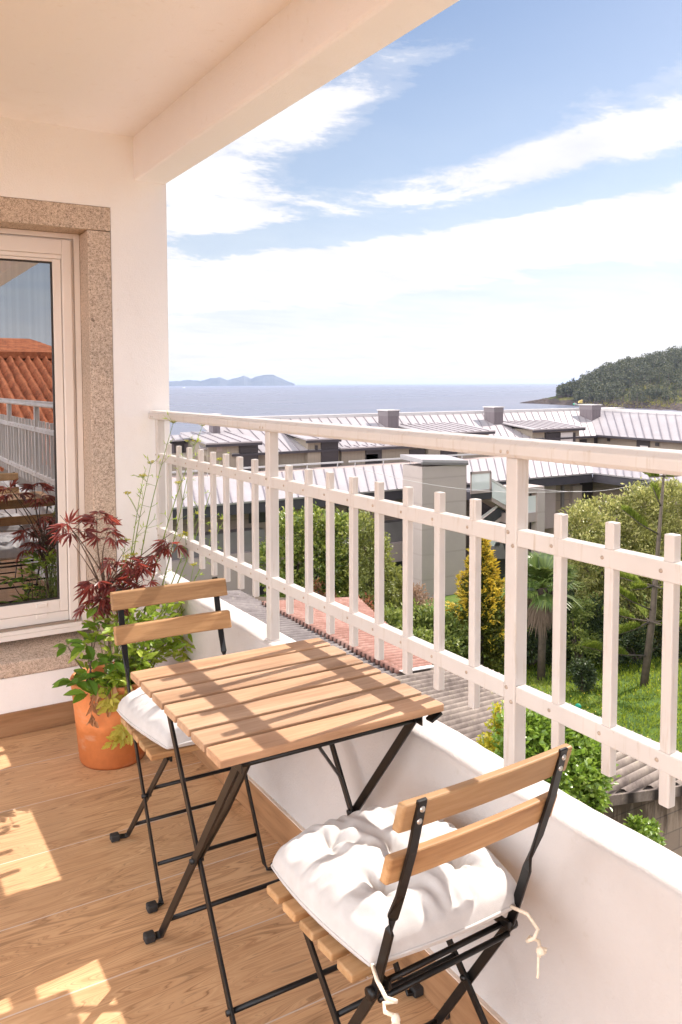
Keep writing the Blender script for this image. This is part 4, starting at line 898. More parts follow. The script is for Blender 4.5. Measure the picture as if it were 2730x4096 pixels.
b = MB(); b.box(a.x, XE2+4.3, YU+3.95, YU+4.5, ZR2-.10, ZR2+.16); b.build('ridge_cap', Z['ridge'], UH); b = MB(); b.hexa([(XE2+4.15, 8, -1.1), (XE2+4.6, 8, -1.1), (XE2+4.7, YU+4, ZR2-.1), (XE2+4.2, YU+4, ZR2-.1)], [(XE2+4.15, 8, -.82), (XE2+4.6, 8, -.82), (XE2+4.7, YU+4, ZR2+.16), (XE2+4.2, YU+4, ZR2+.16)]); b.build('ridge_cap', Z['ridge'], UH)
b = MB(); b.box(a.x, XE2+4.2, YU+3.90, YU+3.949, ZR2-.13, ZR2-.06); b.build('ridge_shadow_strip', Z['dark'], UH)  # solid dark strip imitating the shadow line under the ridge cap
def dormer(pl, pr, pt, pb, parts, back=3.2, Yd=YU-.7):
    """box dormer: wall between picture columns pl..pr, eave at row pt, bottom pb; shed roof running back into the main slope"""
    A = onY(pl, pt, Yd); B_ = onY(pr, pb, Yd); x0, x1, zt = A.x, B_.x, A.z
    back = max(.7, (zt+1.9-.318*(Yd-35.6))/(.318-.10)+.25); dzb = .10*back
    D = cbox(UH, 'dormer', Z['tanv'], x0+.25, x1-.2, Yd+.35, Yd+back, min(B_.z, -2.95), zt-.05)
    roof_panel(D, [(x0, Yd, zt), (x1, Yd, zt), (x1, Yd+back, zt+dzb), (x0, Yd+back, zt+dzb)], .52, 'dormer_roof'); cbox(D, 'dormer_fascia', Z['dark'], x0, x1, Yd+.02, Yd+.10, zt-.20, zt-.075)
    for (m_, nm, ua, va, ub, vb) in parts: 
        p0 = onY(ua, va, Yd+.3); p1 = onY(ub, vb, Yd+.3); cbox(D, nm, Z[m_], min(p0.x, p1.x), max(p0.x, p1.x), Yd+.29, Yd+.36, min(p0.z, p1.z), max(p0.z, p1.z))
dormer(826, 1052, 1773, 1905, [('door','door',958,1782,1034,1898), ('shade','wall_lamp',868,1785,890,1806)])
dormer(1228, 1368, 1757, 1880, [('door','door',1286,1763,1354,1870), ('door','wall_lamp',1262,1782,1272,1800)])
dormer(1365, 1700, 1792, 1880, [('door','window',1464,1800,1528,1862), ('pink','curtain',1466,1818,1512,1846), ('door','window',1640,1798,1700,1860)], 2.4, YU-.55)
dormer(1716, 1982, 1733, 1880, [('door','window',1765,1775,1830,1840)], 2.8)
dormer(2136, 2342, 1717, 1880, [('door','door',2182,1731,2242,1790), ('ridge','window_blind',2244,1731,2292,1790), ('door','window',2292,1731,2302,1790)], 3.0)
for q in ((2322,1758,2348,1800,YU-.05),(2380,1742,2422,1810,YU-.05),(2070,1788,2090,1840,YU-.05)): pbox(UH, 'window', Z['door'], *q, .04)
for (u, v, u2, v2) in ((2548,1757,2598,1815),(2622,1770,2636,1785),(2430,1752,2440,1765)):
    A = onX(u, v, XE2+.46); B_ = onX(u2, v2, XE2+.46); cbox(UH, 'window', Z['door'], XE2+.44, XE2+.5, min(A.y, B_.y), max(A.y, B_.y), min(A.z, B_.z), max(A.z, B_.z))
A = onX(2562, 1782, XE2+.42); B_ = onX(2592, 1812, XE2+.42); cbox(UH, 'window_blind', Z['ridge'], XE2+.40, XE2+.43, min(A.y, B_.y), max(A.y, B_.y), min(A.z, B_.z), max(A.z, B_.z))
for (u, v, v2, y_) in ((938,1810,1905,YU-.12),(1112,1806,1880,YU-.12),(1716,1800,1860,YU-.12),(2032,1795,1850,YU-.12)):
    A = onY(u, v, y_); b = MB(); b.tube([(A.x, y_, ZE2-.1), (A.x, y_, -2.95)], .045, 8); b.build('downpipe', Z['dark'], UH)
for u in (1395, 2126):
    A = onY(u, 2000, 28.12); b = MB(); b.tube([(A.x, 27.3, ZE-.35), (A.x, 28.12, ZE-.75), (A.x, 28.12, -8)], .05, 8); b.build('downpipe', Z['dark'], LH)
# far left low wing seen past the wall
roof_panel(UH, [(onY(560,1768,38).x, 38, onY(690,1764,38).z), (onY(832,1768,38).x, 38, onY(832,1752,38).z), (onY(832,1744,40).x, 40.5, onY(832,1738,40).z), (onY(560,1744,40).x, 40.5, onY(690,1742,40).z)], .4, 'side_roof'); A = onY(690, 1766, 38); B_ = onY(830, 1900, 38); cbox(UH, 'side_wall', Z['chim'], A.x-4, B_.x, 38.3, 42, -4, A.z-.12); pbox(UH, 'window', Z['door'], 700, 1768, 740, 1860, 38.2, .08)
roof_panel(UH, [(onY(796,1792,36).x, 35.8, onY(796,1792,36).z), (onY(838,1796,36).x, 35.8, onY(838,1792,36).z), (onY(838,1776,37).x, 37, onY(838,1774,37).z), (onY(796,1776,37).x, 37, onY(796,1774,37).z)], .3, 'porch_roof')
def chimney(pl, pr, pt, pb, Yc=YU+2):
    A = onY(pl+(pr-pl)*.42, pt, Yc); B_ = onY(pr, pb, Yc); w_ = B_.x-A.x
    D = cbox(UH, 'chimney', Z['chim'], A.x, B_.x, Yc, Yc+w_*1.25, B_.z-.5, A.z-.36); cbox(D, 'chimney_louvre', Z['chimcap'], A.x-.02, B_.x+.02, Yc-.02, Yc+w_*1.25+.02, A.z-.359, A.z-.06); cbox(D, 'chimney_cap', Z['ridge'], A.x-.07, B_.x+.07, Yc-.07, Yc+w_*1.25+.07, A.z-.059, A.z)
for q in ((1521,1596,1640,1722),(1953,2013,1627,1715),(2345,2403,1618,1690),(2434,2493,1632,1725),(830,882,1656,1750)): chimney(*q)
A = onY(2310, 1617, 43); an = thing('roof_aerial', 'small green and yellow aerial above the far roof ridge', 'aerial', (A.x, 43, A.z))
b = MB(); b.tube([(.5, 0, -.9), (.5, 0, .30)], .025, 6); b.build('mast', Z['grey'], an); b = MB(); b.tube([(-.35, 0, .02), (.55, 0, -.10)], .02, 5)
for k in range(7): b.tube([(-.3+.12*k, -.02, -.14-.01*k), (-.3+.12*k, .02, .12-.02*k)], .010, 4)
b.build('boom', m_plain('aerial_metal', (.6,.6,.6), .4), an); b = MB(); b.dome((-.36, 0, -.02), .07, .10); b.dome((.42, 0, -.16), .10, .14); b.build('end_cap', m_plain('aerial_green', (.02,.35,.20), .5), an)
b = MB(); b.hexa([(.12, -.05, .10), (.5, -.05, .06), (.5, .05, .06), (.12, .05, .10)], [(.16, -.04, .24), (.52, -.04, .33), (.52, .04, .33), (.16, .04, .24)]); b.build('reflector', m_plain('aerial_yellow', (.62,.45,.16), .5), an)
# telephone wires crossing in front of the low house
for i, (p0, p1, lab) in enumerate((((2222,1957),(2560,1930),'upper of two thin overhead wires crossing in front of the low house'), ((1590,1905),(2130,1962),'thin overhead wire crossing in front of the stair tower'))):
    A = onY(*p0, 23); B_ = onY(*p1, 20); dv = (B_-A); b = MB(); b.tube([A-dv*.35+Vector((0,0,.15))+(dv*1.7)*(k/20)-Vector((0,0,.35*math.sin(PI*k/20))) for k in range(21)], .007, 5); tag(b.build('overhead_wire', Z['ridge']), lab, 'wire')

# ------------------------------------------------------------------ tiled house along the street behind the viewer (it shows in the window pane)
def m_tile(name, cols, px_, row, ax=0, rw=1):
    t = NT(name); co = t.coord(); s = t.n('ShaderNodeSeparateXYZ', {0: co}); n_ = t.noise(co, 3.5, 5, .6); n2 = t.noise(co, 26, 4, .6)
    k = t.math('ADD', t.math('MULTIPLY', n_, .55), t.math('MULTIPLY', n2, .45)); cr = t.ramp(k, [(.34, cols[0]), (.5, cols[1]), (.66, cols[2])])
    f = t.math('FRACT', t.math('DIVIDE', t.math('ADD', (s, rw), 50.0), row)); g = t.ramp(f, [(0, (.45,.42,.40)), (.07, (1,1,1))]); return t.out(t.pbr(t.mix(1, cr, g, 'MULTIPLY'), .85, f, .6, .012, spec=.2))
def wave_sheet(parent, name, m, lines, amp, per, th=0, nsub=8, sharp=False, row=None):
    """corrugated sheet: lines(v) gives the two ends of the ridge line at offset v; v0..v1 sampled finely"""
    v0, v1, fn = lines; n_ = int((v1-v0)/per*nsub); b = MB()
    M_ = 1 if row is None else row
    for i in range(n_+1):
        v = v0+(v1-v0)*i/n_; A, B_ = fn(v); c = math.cos(2*PI*v/per); h_ = amp*(abs(c)**.6*(1 if c > 0 else -1) if sharp else c)
        for k in range(M_+1): q = Vector(A).lerp(Vector(B_), k/M_); b.v.append((q.x, q.y, q.z+h_))
    for i in range(n_):
        for k in range(M_): b.f.append((i*(M_+1)+k, i*(M_+1)+k+1, (i+1)*(M_+1)+k+1, (i+1)*(M_+1)+k)); b.sm.append(True)
    return b.build(name, m, parent)
TH = thing('tiled_house', 'house with a steep orange clay tile roof mirrored in the window pane', 'house', (0, 0, 0))
tm = m_tile('clay_tiles', [(.16,.055,.028), (.40,.125,.052), (.55,.21,.095)], .2, .42)
wave_sheet(TH, 'roof', tm, (1.75, 13, lambda v: ((v, -6.0, .15), (v, -11.0, 2.02))), .050, .18)
cbox(TH, 'ridge_tiles', tm, 1.7, 13, -11.15, -10.9, 1.98, 2.12); wave_sheet(TH, 'roof', tm, (1.75, 13, lambda v: ((v, -11.0, 2.02), (v, -16.0, .15))), .055, .24)
cbox(TH, 'wall', M['para'], 2.1, 12.6, -15.4, -6.5, -5.4, .1)
b = MB(); b.v = [(2.0, -6.4, .0), (2.0, -15.6, .0), (2.0, -11.0, 1.95), (2.1, -6.4, .0), (2.1, -15.6, .0), (2.1, -11, 1.95)]; b.f = [(0, 2, 1), (3, 4, 5)]; b.sm = [False]*2; b.build('gable', M['para'], TH)
TH2 = thing('tiled_house', 'farther orange hip-roofed house mirrored in the window pane behind the nearer tiles', 'house', (0, 0, 0)); b = MB()
x0, x1, y0, y1, z0, z1 = 1.2, 7.2, -26, -18.5, 2.05, 3.0
b.v = [(x0,y1,z0),(x1,y1,z0),(x1,y0,z0),(x0,y0,z0),(x0+.5,-22,z1),(x1-1.6,-22,z1)]; b.f = [(0,1,5,4),(1,2,5),(2,3,4,5),(3,0,4)]; b.sm = [False]*4; b.build('roof', tm, TH2)
cbox(TH2, 'wall', Z['pink'], x0+.4, x1-.4, y0+.4, y1-.4, -5.4, z0); cbox(TH2, 'window', Z['door'], 2.2, 5.6, y1-.41, y1-.3, 1.3, 1.9); b = MB(); b.box(7.0, 14, -24, -18, -5.4, 1.9); b.build('wing', Z['pink'], TH2); wave_sheet(TH2, 'wing_roof', tm, (6.9, 14.2, lambda v: ((v, -17.8, 1.9), (v, -21.5, 2.5))), .05, .3)
# ------------------------------------------------------------------ lean-to garage below the balcony
GA = thing('garage', 'low garage with weathered corrugated roof, orange-red tile section and stained block wall', 'garage', (0, 0, 0))
def rz(x): return -3.0-.17*(x-8.43)
def m_corr(name, cols, lich, per=.128):
    t = NT(name); co = t.coord(); a = t.noise(co, 1.1, 5, .6); c = t.noise(co, 5, 6, .7); l = t.noise(co, 7, 5, .7)
    k = t.math('ADD', t.math('MULTIPLY', a, .5), t.math('MULTIPLY', c, .5)); cr = t.ramp(k, [(.33, cols[0]), (.50, cols[1]), (.66, cols[2])]); lm = t.ramp(l, [(.60, (0,0,0)), (.70, (.75,.75,.75))])
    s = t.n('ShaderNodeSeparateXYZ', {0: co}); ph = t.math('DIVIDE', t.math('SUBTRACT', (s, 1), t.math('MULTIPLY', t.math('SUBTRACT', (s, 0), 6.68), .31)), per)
    dv = t.math('ABSOLUTE', t.math('SUBTRACT', t.math('FRACT', ph), .5)); trough_shadow = t.ramp(dv, [(.08, (.16,.15,.15)), (.30, (1,1,1))])      # groove shadow painted into the troughs as darker colour
    return t.out(t.pbr(t.mix(1, t.mix(lm, cr, lich), trough_shadow, 'MULTIPLY'), .92, l, .5, .004, spec=.15))
SL = .31
def ln(xa, xb):
    def f(v):
        ya, yb_ = v+SL*(xa-6.68), v+SL*(xb-6.68); x_ = xa
        if ya < 5.36: x_ = min(xb, 6.68+(5.36-v)/SL)
        return (x_, max(ya, 5.36) if x_ == xa else 5.36, rz(x_)), (xb, yb_, rz(xb))
    return f
g1 = m_corr('weathered_fibre_cement', [(.085,.065,.058), (.21,.17,.145), (.32,.265,.22)], (.33,.29,.18)); g2 = m_corr('grey_fibre_cement', [(.11,.092,.088), (.18,.155,.148), (.25,.22,.205)], (.28,.25,.20))
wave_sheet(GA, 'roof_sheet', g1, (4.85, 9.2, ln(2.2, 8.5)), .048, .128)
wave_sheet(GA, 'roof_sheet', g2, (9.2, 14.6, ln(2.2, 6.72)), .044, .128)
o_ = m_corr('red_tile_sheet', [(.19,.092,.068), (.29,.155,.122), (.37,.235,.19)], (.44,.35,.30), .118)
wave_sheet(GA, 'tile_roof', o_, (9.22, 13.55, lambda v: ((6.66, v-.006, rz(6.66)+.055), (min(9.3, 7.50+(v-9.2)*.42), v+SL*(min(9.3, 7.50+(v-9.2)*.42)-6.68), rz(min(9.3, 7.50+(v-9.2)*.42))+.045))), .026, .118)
b = MB()
for i in range(36): v = 9.24+i*.118; b.tube([(6.60, v-.02, rz(6.6)+.055), (6.76, v+.03, rz(6.76)+.058)], [.050, .044], 8)
b.build('verge_tiles', o_, GA)
b = MB(); b.strip([(6.68, 9.16, rz(6.68)+.075), (7.45, 9.16+SL*.77, rz(7.45)+.075)], [(-SL, 1, 0)]*2, .10, .012); b.build('flashing', M['para'], GA)
def m_block():
    t = NT('stained_blockwork'); co = t.coord(); s = t.n('ShaderNodeSeparateXYZ', {0: co}); v = t.n('ShaderNodeCombineXYZ', {0: t.math('ADD', (s, 0), (s, 1)), 1: (s, 2), 2: 0.0})
    br = t.n('ShaderNodeTexBrick', {'Vector': v, 'Color1': (.27,.215,.165,1), 'Color2': (.235,.185,.145,1), 'Mortar': (.17,.14,.115,1), 'Scale': 1.0, 'Mortar Size': .008, 'Brick Width': .42, 'Row Height': .21})
    st = t.noise(t.mapping(co, (5, 5, .8)), 1.3, 5, .65); h_ = t.math('ADD', t.math('MULTIPLY', t.math('SUBTRACT', (s, 2), -3.15), .55), st); m_ = t.ramp(h_, [(.42, (1,1,1)), (.62, (.33,.31,.30))]); n_ = t.noise(co, 20, 5, .6)
    return t.out(t.pbr(t.mix(1, (br, 0), m_, 'MULTIPLY'), .95, n_, .6, .008, spec=.1))
b = MB(); b.hexa([(3.2, 5.40, -5.6), (8.35, 5.40, -5.6), (8.35, 14.5, -5.6), (3.2, 14.5, -5.6)], [(3.2, 5.40, rz(3.2)-.05), (8.35, 5.40, rz(8.35)-.05), (8.35, 14.5, rz(8.35)-.05), (3.2, 14.5, rz(3.2)-.05)]); b.build('block_wall', m_block(), GA)
b = MB(); b.hexa([(4.6, 5.33, rz(4.6)-.10), (8.6, 5.33, rz(8.6)-.10), (8.6, 5.42, rz(8.6)-.10), (4.6, 5.42, rz(4.6)-.10)], [(4.6, 5.33, rz(4.6)+.005), (8.6, 5.33, rz(8.6)+.005), (8.6, 5.42, rz(8.6)+.005), (4.6, 5.42, rz(4.6)+.005)]); b.build('verge_mortar', g1, GA)
bb = bpy.data.meshes.new('ball'); import bmesh
bm = bmesh.new(); bmesh.ops.create_uvsphere(bm, u_segments=24, v_segments=16, radius=.042); 
for f in bm.faces: f.smooth = True
bm.to_mesh(bb); bb.materials.append(m_plain('green_rubber', (.004,.19,.11), .6, .25, 30, spec=.25)); p = onX(2313, 2828, 8.44)
o = bpy.data.objects.new('ball', bb); C.objects.link(o); o.location = (8.44, p.y, rz(8.44)+.064); tag(o, 'small green ball resting on the edge of the corrugated roof', 'ball')

# ------------------------------------------------------------------ garden
rs = np.random.default_rng(77)
def foliage(parent, blobs, nclump, per, sig, L, W, m, name='foliage', up=.3, shell=.55, flat=1.0, out=1.0):
    """leaf clumps scattered through a group of ellipsoid lobes (world coordinates, parent at origin offset)"""
    O = np.array(parent.location) if parent is not None else np.zeros(3)
    B_ = np.array([(c[0], c[1], c[2], c[3]) for c in blobs], float); w_ = B_[:, 3]**2; w_ /= w_.sum()
    i = rs.choice(len(B_), nclump, p=w_); d = rs.normal(0, 1, (nclump, 3)); d[:, 2] += .25; d /= np.linalg.norm(d, axis=1)[:, None]
    r_ = B_[i, 3]*(shell+(1.02-shell)*rs.uniform(0, 1, nclump)**.45)*rs.uniform(.88, 1.12, nclump)
    cc_ = B_[i, :3]+d*r_[:, None]*np.array([1, 1, flat])
    n_ = nclump*per; j = np.repeat(np.arange(nclump), per); c = cc_[j]+rs.normal(0, sig, (n_, 3)); dd = d[j]*out+rs.normal(0, .65, (n_, 3)); dd[:, 2] += up
    nn = rs.normal(0, .7, (n_, 3))+np.array([0, 0, 1.0])+d[j]*.5
    return leafmesh(name, c-O, dd, nn, rs.uniform(L*.65, L*1.25, n_), rs.uniform(W*.7, W*1.25, n_), m, parent)
def blobs(lst, Y=None):
    """(px, py, Y, radius px) -> world lobes"""
    out = []
    for (u, v, y_, r_) in lst: p = onY(u, v, y_); out.append((p.x, p.y, p.z, r_*(p-Vector((0,0,EYE))).length/FPX*.97))
    return out
def stems(parent, base, bl, m, r_=.05):
    b = MB(); O = Vector(parent.location)
    for (x, y, z, rr) in bl: b.tube([q-O for q in curve(base, (x, y, z), (0, 0, .1), 5)], [r_*(1-.13*k) for k in range(6)], 6)
    b.build('trunk', m, parent)
bark = m_plain('shrub_bark', (.10,.075,.055), .9, .3, 10)
G = {'vib': m_leaf('viburnum', [(.040,.068,.014),(.10,.145,.026),(.24,.28,.05),(.46,.45,.11)], .4, .30, .5, (.30,.36,.05), 1.0),
     'myr': m_leaf('myrtle', [(.07,.095,.022),(.17,.19,.045),(.31,.31,.085)], .45, .35, .45, (.40,.42,.08), 1.2),
     'red': m_leaf('photinia', [(.05,.07,.02),(.20,.10,.05),(.42,.11,.06)], .45, .3, .4, (.5,.16,.07), 2), 'mix': m_leaf('garden_shrub', [(.06,.10,.02),(.17,.22,.045),(.36,.38,.10)], .45, .3, .45, (.36,.42,.07), 1.5),
     'dryt': m_leaf('dry_seed_heads', [(.25,.16,.10),(.38,.25,.17)], .7, .3, .2, None, 2), 'gold': m_leaf('golden_tips', [(.34,.28,.025),(.60,.43,.04),(.76,.54,.08)], .5, .30, .3, (.62,.42,.04), 1.5), 'goldin': m_leaf('conifer_green', [(.04,.06,.012),(.10,.12,.02),(.20,.19,.03)], .5, .2, .3, None, 1.2),
     'ole': m_leaf('grey_green_shrub', [(.075,.09,.022),(.20,.21,.05),(.38,.36,.10),(.62,.54,.24)], .45, .30, .45, (.34,.36,.12), 1.0), 'pal': m_leaf('palm_fan', [(.04,.075,.015),(.09,.14,.03),(.17,.21,.05)], .4, .25, .5, None, 2), 'dead': m_leaf('dead_fronds', [(.12,.085,.06),(.23,.165,.12)], .8, .15, .2, None, 2),
     'ara': m_leaf('araucaria_needles', [(.10,.16,.02),(.22,.28,.045),(.34,.37,.08)], .4, .30, .4, (.38,.44,.05), 2), 'ivy': m_leaf('climber_leaf', [(.07,.14,.016),(.17,.27,.032),(.33,.43,.08)], .35, .32, .55, (.30,.44,.05), 3), 'yel': m_leaf('yellowing_climber', [(.14,.19,.02),(.38,.36,.03),(.58,.47,.04)], .45, .35, .4, None, 3), 'dk': m_leaf('dark_shrub', [(.016,.028,.012),(.035,.055,.02),(.08,.105,.03)], .5, .15, .3)}
def shrub(name, label, cat, lst, nclump, per, sig, L, W, m, group=None, base_dz=0, **kw):
    bl = blobs(lst); cx = sum(q[0] for q in bl)/len(bl); cy = sum(q[1] for q in bl)/len(bl); z0 = gz(cx, cy)
    t = thing(name, label, cat, (cx, cy, z0), 0, group); foliage(t, bl, nclump, per, sig, L, W, m, **kw); stems(t, (cx, cy, z0-.05), bl[:8], bark); return t, bl
shrub('rounded_shrub', 'big dense dark-green shrub with sunlit tops just beyond the red tiles', 'shrub',
      [(1170,2140,17,95),(1270,2140,17,105),(1370,2150,17,85),(1140,2260,17,105),(1260,2270,16.8,130),(1370,2290,17,110),(1180,2400,16.8,110),(1310,2420,16.8,120)], 560, 34, .075, .105, .062, G['vib'])
shrub('myrtle_shrub', 'lighter yellow-green small-leaved shrub to the right of the dark one', 'shrub',
      [(1450,2110,16,50),(1480,2170,16,62),(1510,2230,15.8,65),(1500,2330,15.8,85),(1560,2330,16,60),(1520,2430,15.8,85),(1570,2420,16,70)], 380, 34, .07, .085, .040, G['myr'])
shrub('photinia', 'small shrub with orange-red new leaves at the foot of the dark shrub', 'shrub', [(1275,2365,15.9,30),(1300,2420,15.9,40)], 30, 16, .06, .10, .045, G['red'])
shrub('photinia', 'small red-tipped shrub beneath the light yellow-green shrub', 'shrub', [(1440,2440,15.0,42),(1470,2490,15.0,40)], 40, 16, .06, .10, .045, G['red'])
shrub('hedge_shrub', 'low mixed green hedge shrub in front of the stair tower', 'shrub', [(1560,2520,15,75),(1640,2500,15.2,70),(1700,2530,15,75),(1770,2540,15,70),(1640,2590,14.6,80),(1750,2600,14.6,80),(1820,2590,14.8,70)], 420, 26, .07, .10, .055, G['mix'])
shrub('seed_head_shrub', 'shrub topped with pinkish dry seed heads in front of the stair tower', 'shrub', [(1650,2390,15.6,38),(1685,2400,15.6,42),(1640,2440,15.6,45)], 90, 18, .07, .09, .03, G['dryt'])
# golden conifer
tip = onY(1925, 2155, 15); x_, y_ = tip.x, 15.0; g0 = gz(x_, y_)-.1; Hc = tip.z-g0
cn = thing('golden_conifer', 'conical conifer with golden-yellow branch tips near the tall post', 'tree', (x_, y_, g0))
b = MB(); b.tube([(0, 0, 0), (0, 0, Hc*.95)], [.10, .015], 8); b.build('trunk', bark, cn)
P_, D_, PI_, DI_ = [], [], [], []
for k in range(240):
    f = (k+.5)/240; h_ = Hc*(.04+.96*f**.85); a_ = k*2.39996+rs.uniform(-.3, .3); Rr = (Hc-h_)*.30*rs.uniform(.62, 1.30)+.06; dirv = np.array([math.cos(a_), math.sin(a_), .38+.5*f]); dirv /= np.linalg.norm(dirv)
    for s_ in np.linspace(.25, 1, 12):
        c = np.array([Rr*s_*math.cos(a_), Rr*s_*math.sin(a_), h_-.25*Rr+.45*Rr*s_*s_])
        for _ in range(6):
            q = c+rs.normal(0, .035, 3); dq = dirv+rs.normal(0, .45, 3)
            (P_ if s_ > 1.02-.42*f*rs.uniform(.6,1.2) else PI_).append(q); (D_ if len(P_) > len(D_) else DI_).append(dq)
for nm, pq, dq, mm, L in (('foliage', PI_, DI_, G['goldin'], .13), ('golden_tips', P_, D_, G['gold'], .12)):
    pq = np.array(pq); dq = np.array(dq); n_ = len(pq); leafmesh(nm, pq, dq, rs.normal(0, 1, (n_, 3))+np.array([0, 0, .6]), rs.uniform(L*.7, L*1.3, n_), rs.uniform(.03, .055, n_), mm, cn)
# fan palm with a skirt of dead fronds
pc = onY(2170, 2350, 13.5); g0 = gz(pc.x, 13.5); pm = thing('fan_palm', 'fan palm with a brown skirt of dead fronds beside the tall post', 'palm', (pc.x, 13.5, g0)); hp = pc.z-g0
b = MB(); b.tube([(0, 0, -.1), (.02, 0, hp*.5), (0, 0, hp)], [.10, .09, .10], 10); b.build('trunk', bark, pm)
def fan(mb, c, d, R_, rnd, droop=.2, nb=22, spread=1.9):
    d = Vector(d).normalized(); s = d.cross(Vector((0, 0, 1))); s = s.normalized() if s.length > .01 else Vector((1, 0, 0)); u = s.cross(d)
    for k in range(nb):
        a = (-.5+k/(nb-1))*spread; v = (d*math.cos(a)+s*math.sin(a)).normalized(); L = R_*rnd.uniform(.85, 1.05); w_ = v.cross(u)*R_*.035
        p0, p1, p2 = c, c+v*L*.6, c+v*L-Vector((0, 0, L*droop*rnd.uniform(.5, 1.4))); mb.face([p0, p1+w_, p2, p1-w_])
rnd = random.Random(3); b = MB(); bs = MB(); bd = MB()
for k in range(46):
    q = 2*PI*k/46*5+rnd.uniform(-.3, .3); el = rnd.uniform(-.35, 1.25); d = Vector((math.cos(q)*math.cos(el), math.sin(q)*math.cos(el), math.sin(el))); c = Vector((0, 0, hp))+d*rnd.uniform(.25, .45); bs.tube([(0, 0, hp), c], .010, 4); fan(b, c, d, rnd.uniform(.50, .72), rnd, .22)
for k in range(46):
    q = rnd.uniform(0, 2*PI); hh_ = hp-rnd.uniform(.0, .42); d = Vector((math.cos(q)*rnd.uniform(.4,1.0), math.sin(q)*rnd.uniform(.4,1.0), -1)); c = Vector((math.cos(q)*rnd.uniform(.1, .22), math.sin(q)*rnd.uniform(.1, .22), hh_)); fan(bd, c, d, rnd.uniform(.40, .65), rnd, .3, 12, 1.0)
b.build('fronds', G['pal'], pm); bs.build('frond_stalk', ML['stalk'], pm); bd.build('dead_fronds', G['dead'], pm)
shrub('flowering_bush', 'tall grey-green bush with pale flower heads filling the garden behind the araucaria', 'bush',
      [(2330,2150,14.3,95),(2420,2110,14.5,105),(2530,2080,14.5,110),(2640,2080,14.3,115),(2750,2080,14.3,120),(2860,2100,14.3,120),(2340,2270,14.6,110),(2460,2240,14.2,140),(2600,2230,14,150),(2740,2230,14,150),(2380,2400,14.6,110),(2500,2400,14.2,130),(2640,2390,14,140),(2770,2390,14,140),(2460,2520,14.4,100),(2600,2520,14.3,110),(2740,2510,14.3,110),(2330,2090,14.0,60),(2560,2010,14.2,60),(2680,2010,14.0,70)], 900, 58, .10, .115, .044, G['ole'], shell=.72)
shrub('yellow_flowered_shrub', 'low shrub with small yellow flowers between the palm and the bush', 'shrub', [(2290,2470,13.8,45),(2330,2440,13.8,40),(2290,2560,13.4,45),(2350,2570,13.4,45)], 110, 20, .06, .07, .04, G['mix'])
shrub('dark_shrub', 'small dark shrub standing alone on the lawn', 'shrub', [(2325,2680,12.3,34),(2340,2715,12.3,34)], 90, 22, .05, .07, .04, G['dk'])
shrub('dark_shrub', 'dark evergreen shrub under the pale-flowered bush', 'shrub', [(2420,2560,13.4,80),(2520,2590,13.3,75),(2640,2560,13.6,85),(2740,2540,13.6,90),(2400,2460,13.8,70)], 420, 26, .07, .09, .04, G['dk'])
shrub('dark_shrub', 'tall dark shrub crowding round the palm trunk', 'shrub', [(2110,2420,15.0,75),(2230,2430,15.0,80),(2290,2500,14.6,70),(2130,2540,14.8,70),(2210,2570,14.6,70)], 420, 26, .07, .10, .045, G['dk'])
shrub('dark_shrub', 'low dark shrubs left of the palm', 'shrub', [(2130,2600,14.2,55),(2220,2590,14.4,55),(2050,2600,14.6,50),(2080,2520,14.8,50)], 120, 22, .07, .09, .05, G['dk'])
# araucaria
ab = onZ(2575, 2742, gz(15.2, 11.8)); at_ = onY(2657, 1890, ab.y); ar = thing('araucaria', 'araucaria with long flat comb-like fronds standing on the lawn', 'tree', tuple(ab)); top = at_-ab
b = MB(); tp = [Vector((0, 0, -.1)), top*.33+Vector((.08, 0, 0)), top*.66+Vector((.04, 0, 0)), top]; P_, D_ = [], []; bs = b; b.tube(tp, [.09, .07, .045, .025], 8); rnd = random.Random(14)
def frond(p0, p1, L=.24):
    p0 = Vector(p0); p1 = Vector(p1); ax = (p1-p0); ln_ = ax.length; axn = ax.normalized(); sd = axn.cross(Vector((0, 0, 1))).normalized()
    bs.tube([p0, p0.lerp(p1, .5)-Vector((0, 0, .03*ln_)), p1], [.020, .015, .008], 5)
    n_ = int(ln_*75)
    for k in range(n_):
        f = .30+.70*k/n_; p = p0.lerp(p1, f)-Vector((0, 0, .03*ln_*math.sin(PI*f))); e = min(1, (1-f)*5+.25)*min(1, (f-.28)*6+.2)
        for s_ in (-1, 1): 
            for _ in range(2):
                d = axn*.42+sd*s_*rnd.uniform(.05, .55)+Vector((0, 0, 1))*rnd.uniform(.7, 1.1); q = p+axn*rnd.uniform(-.01, .01); D_.append((*(d.normalized()), L*e*rnd.uniform(.8, 1.15))); P_.append(tuple(q))
for (a_, c_) in (((2655,2428,0),(2440,2350,0)), ((2560,2630,0),(2332,2585,-.2)), ((2640,2130,.1),(2490,2040,0)), ((2760,2010,0),(2612,1950,-.1))):
    B_ = onY(c_[0], c_[1], ab.y+c_[2])-ab; A = onY(a_[0], a_[1], ab.y+a_[2])-ab; frond(top*max(.02, min(.99, A.z/top.z)), B_)
for h_ in (.30, .47, .985):
    for k in range(5):
        a_ = k*PI/2.5+h_*7+rnd.uniform(-.25, .25); d = Vector((math.cos(a_), math.sin(a_), rnd.uniform(-.12, .18))); p0 = top*float(h_); frond(p0, p0+d*rnd.uniform(.95, 1.35)*(1.05-.72*float(h_)), .21)
P_ = np.array(P_); D_ = np.array(D_); n_ = len(P_); leafmesh('fronds', P_, D_[:, :3].copy(), rs.normal(0, 1, (n_, 3)), D_[:, 3], np.full(n_, .021), G['ara'], ar); bs.build('trunk', bark, ar)
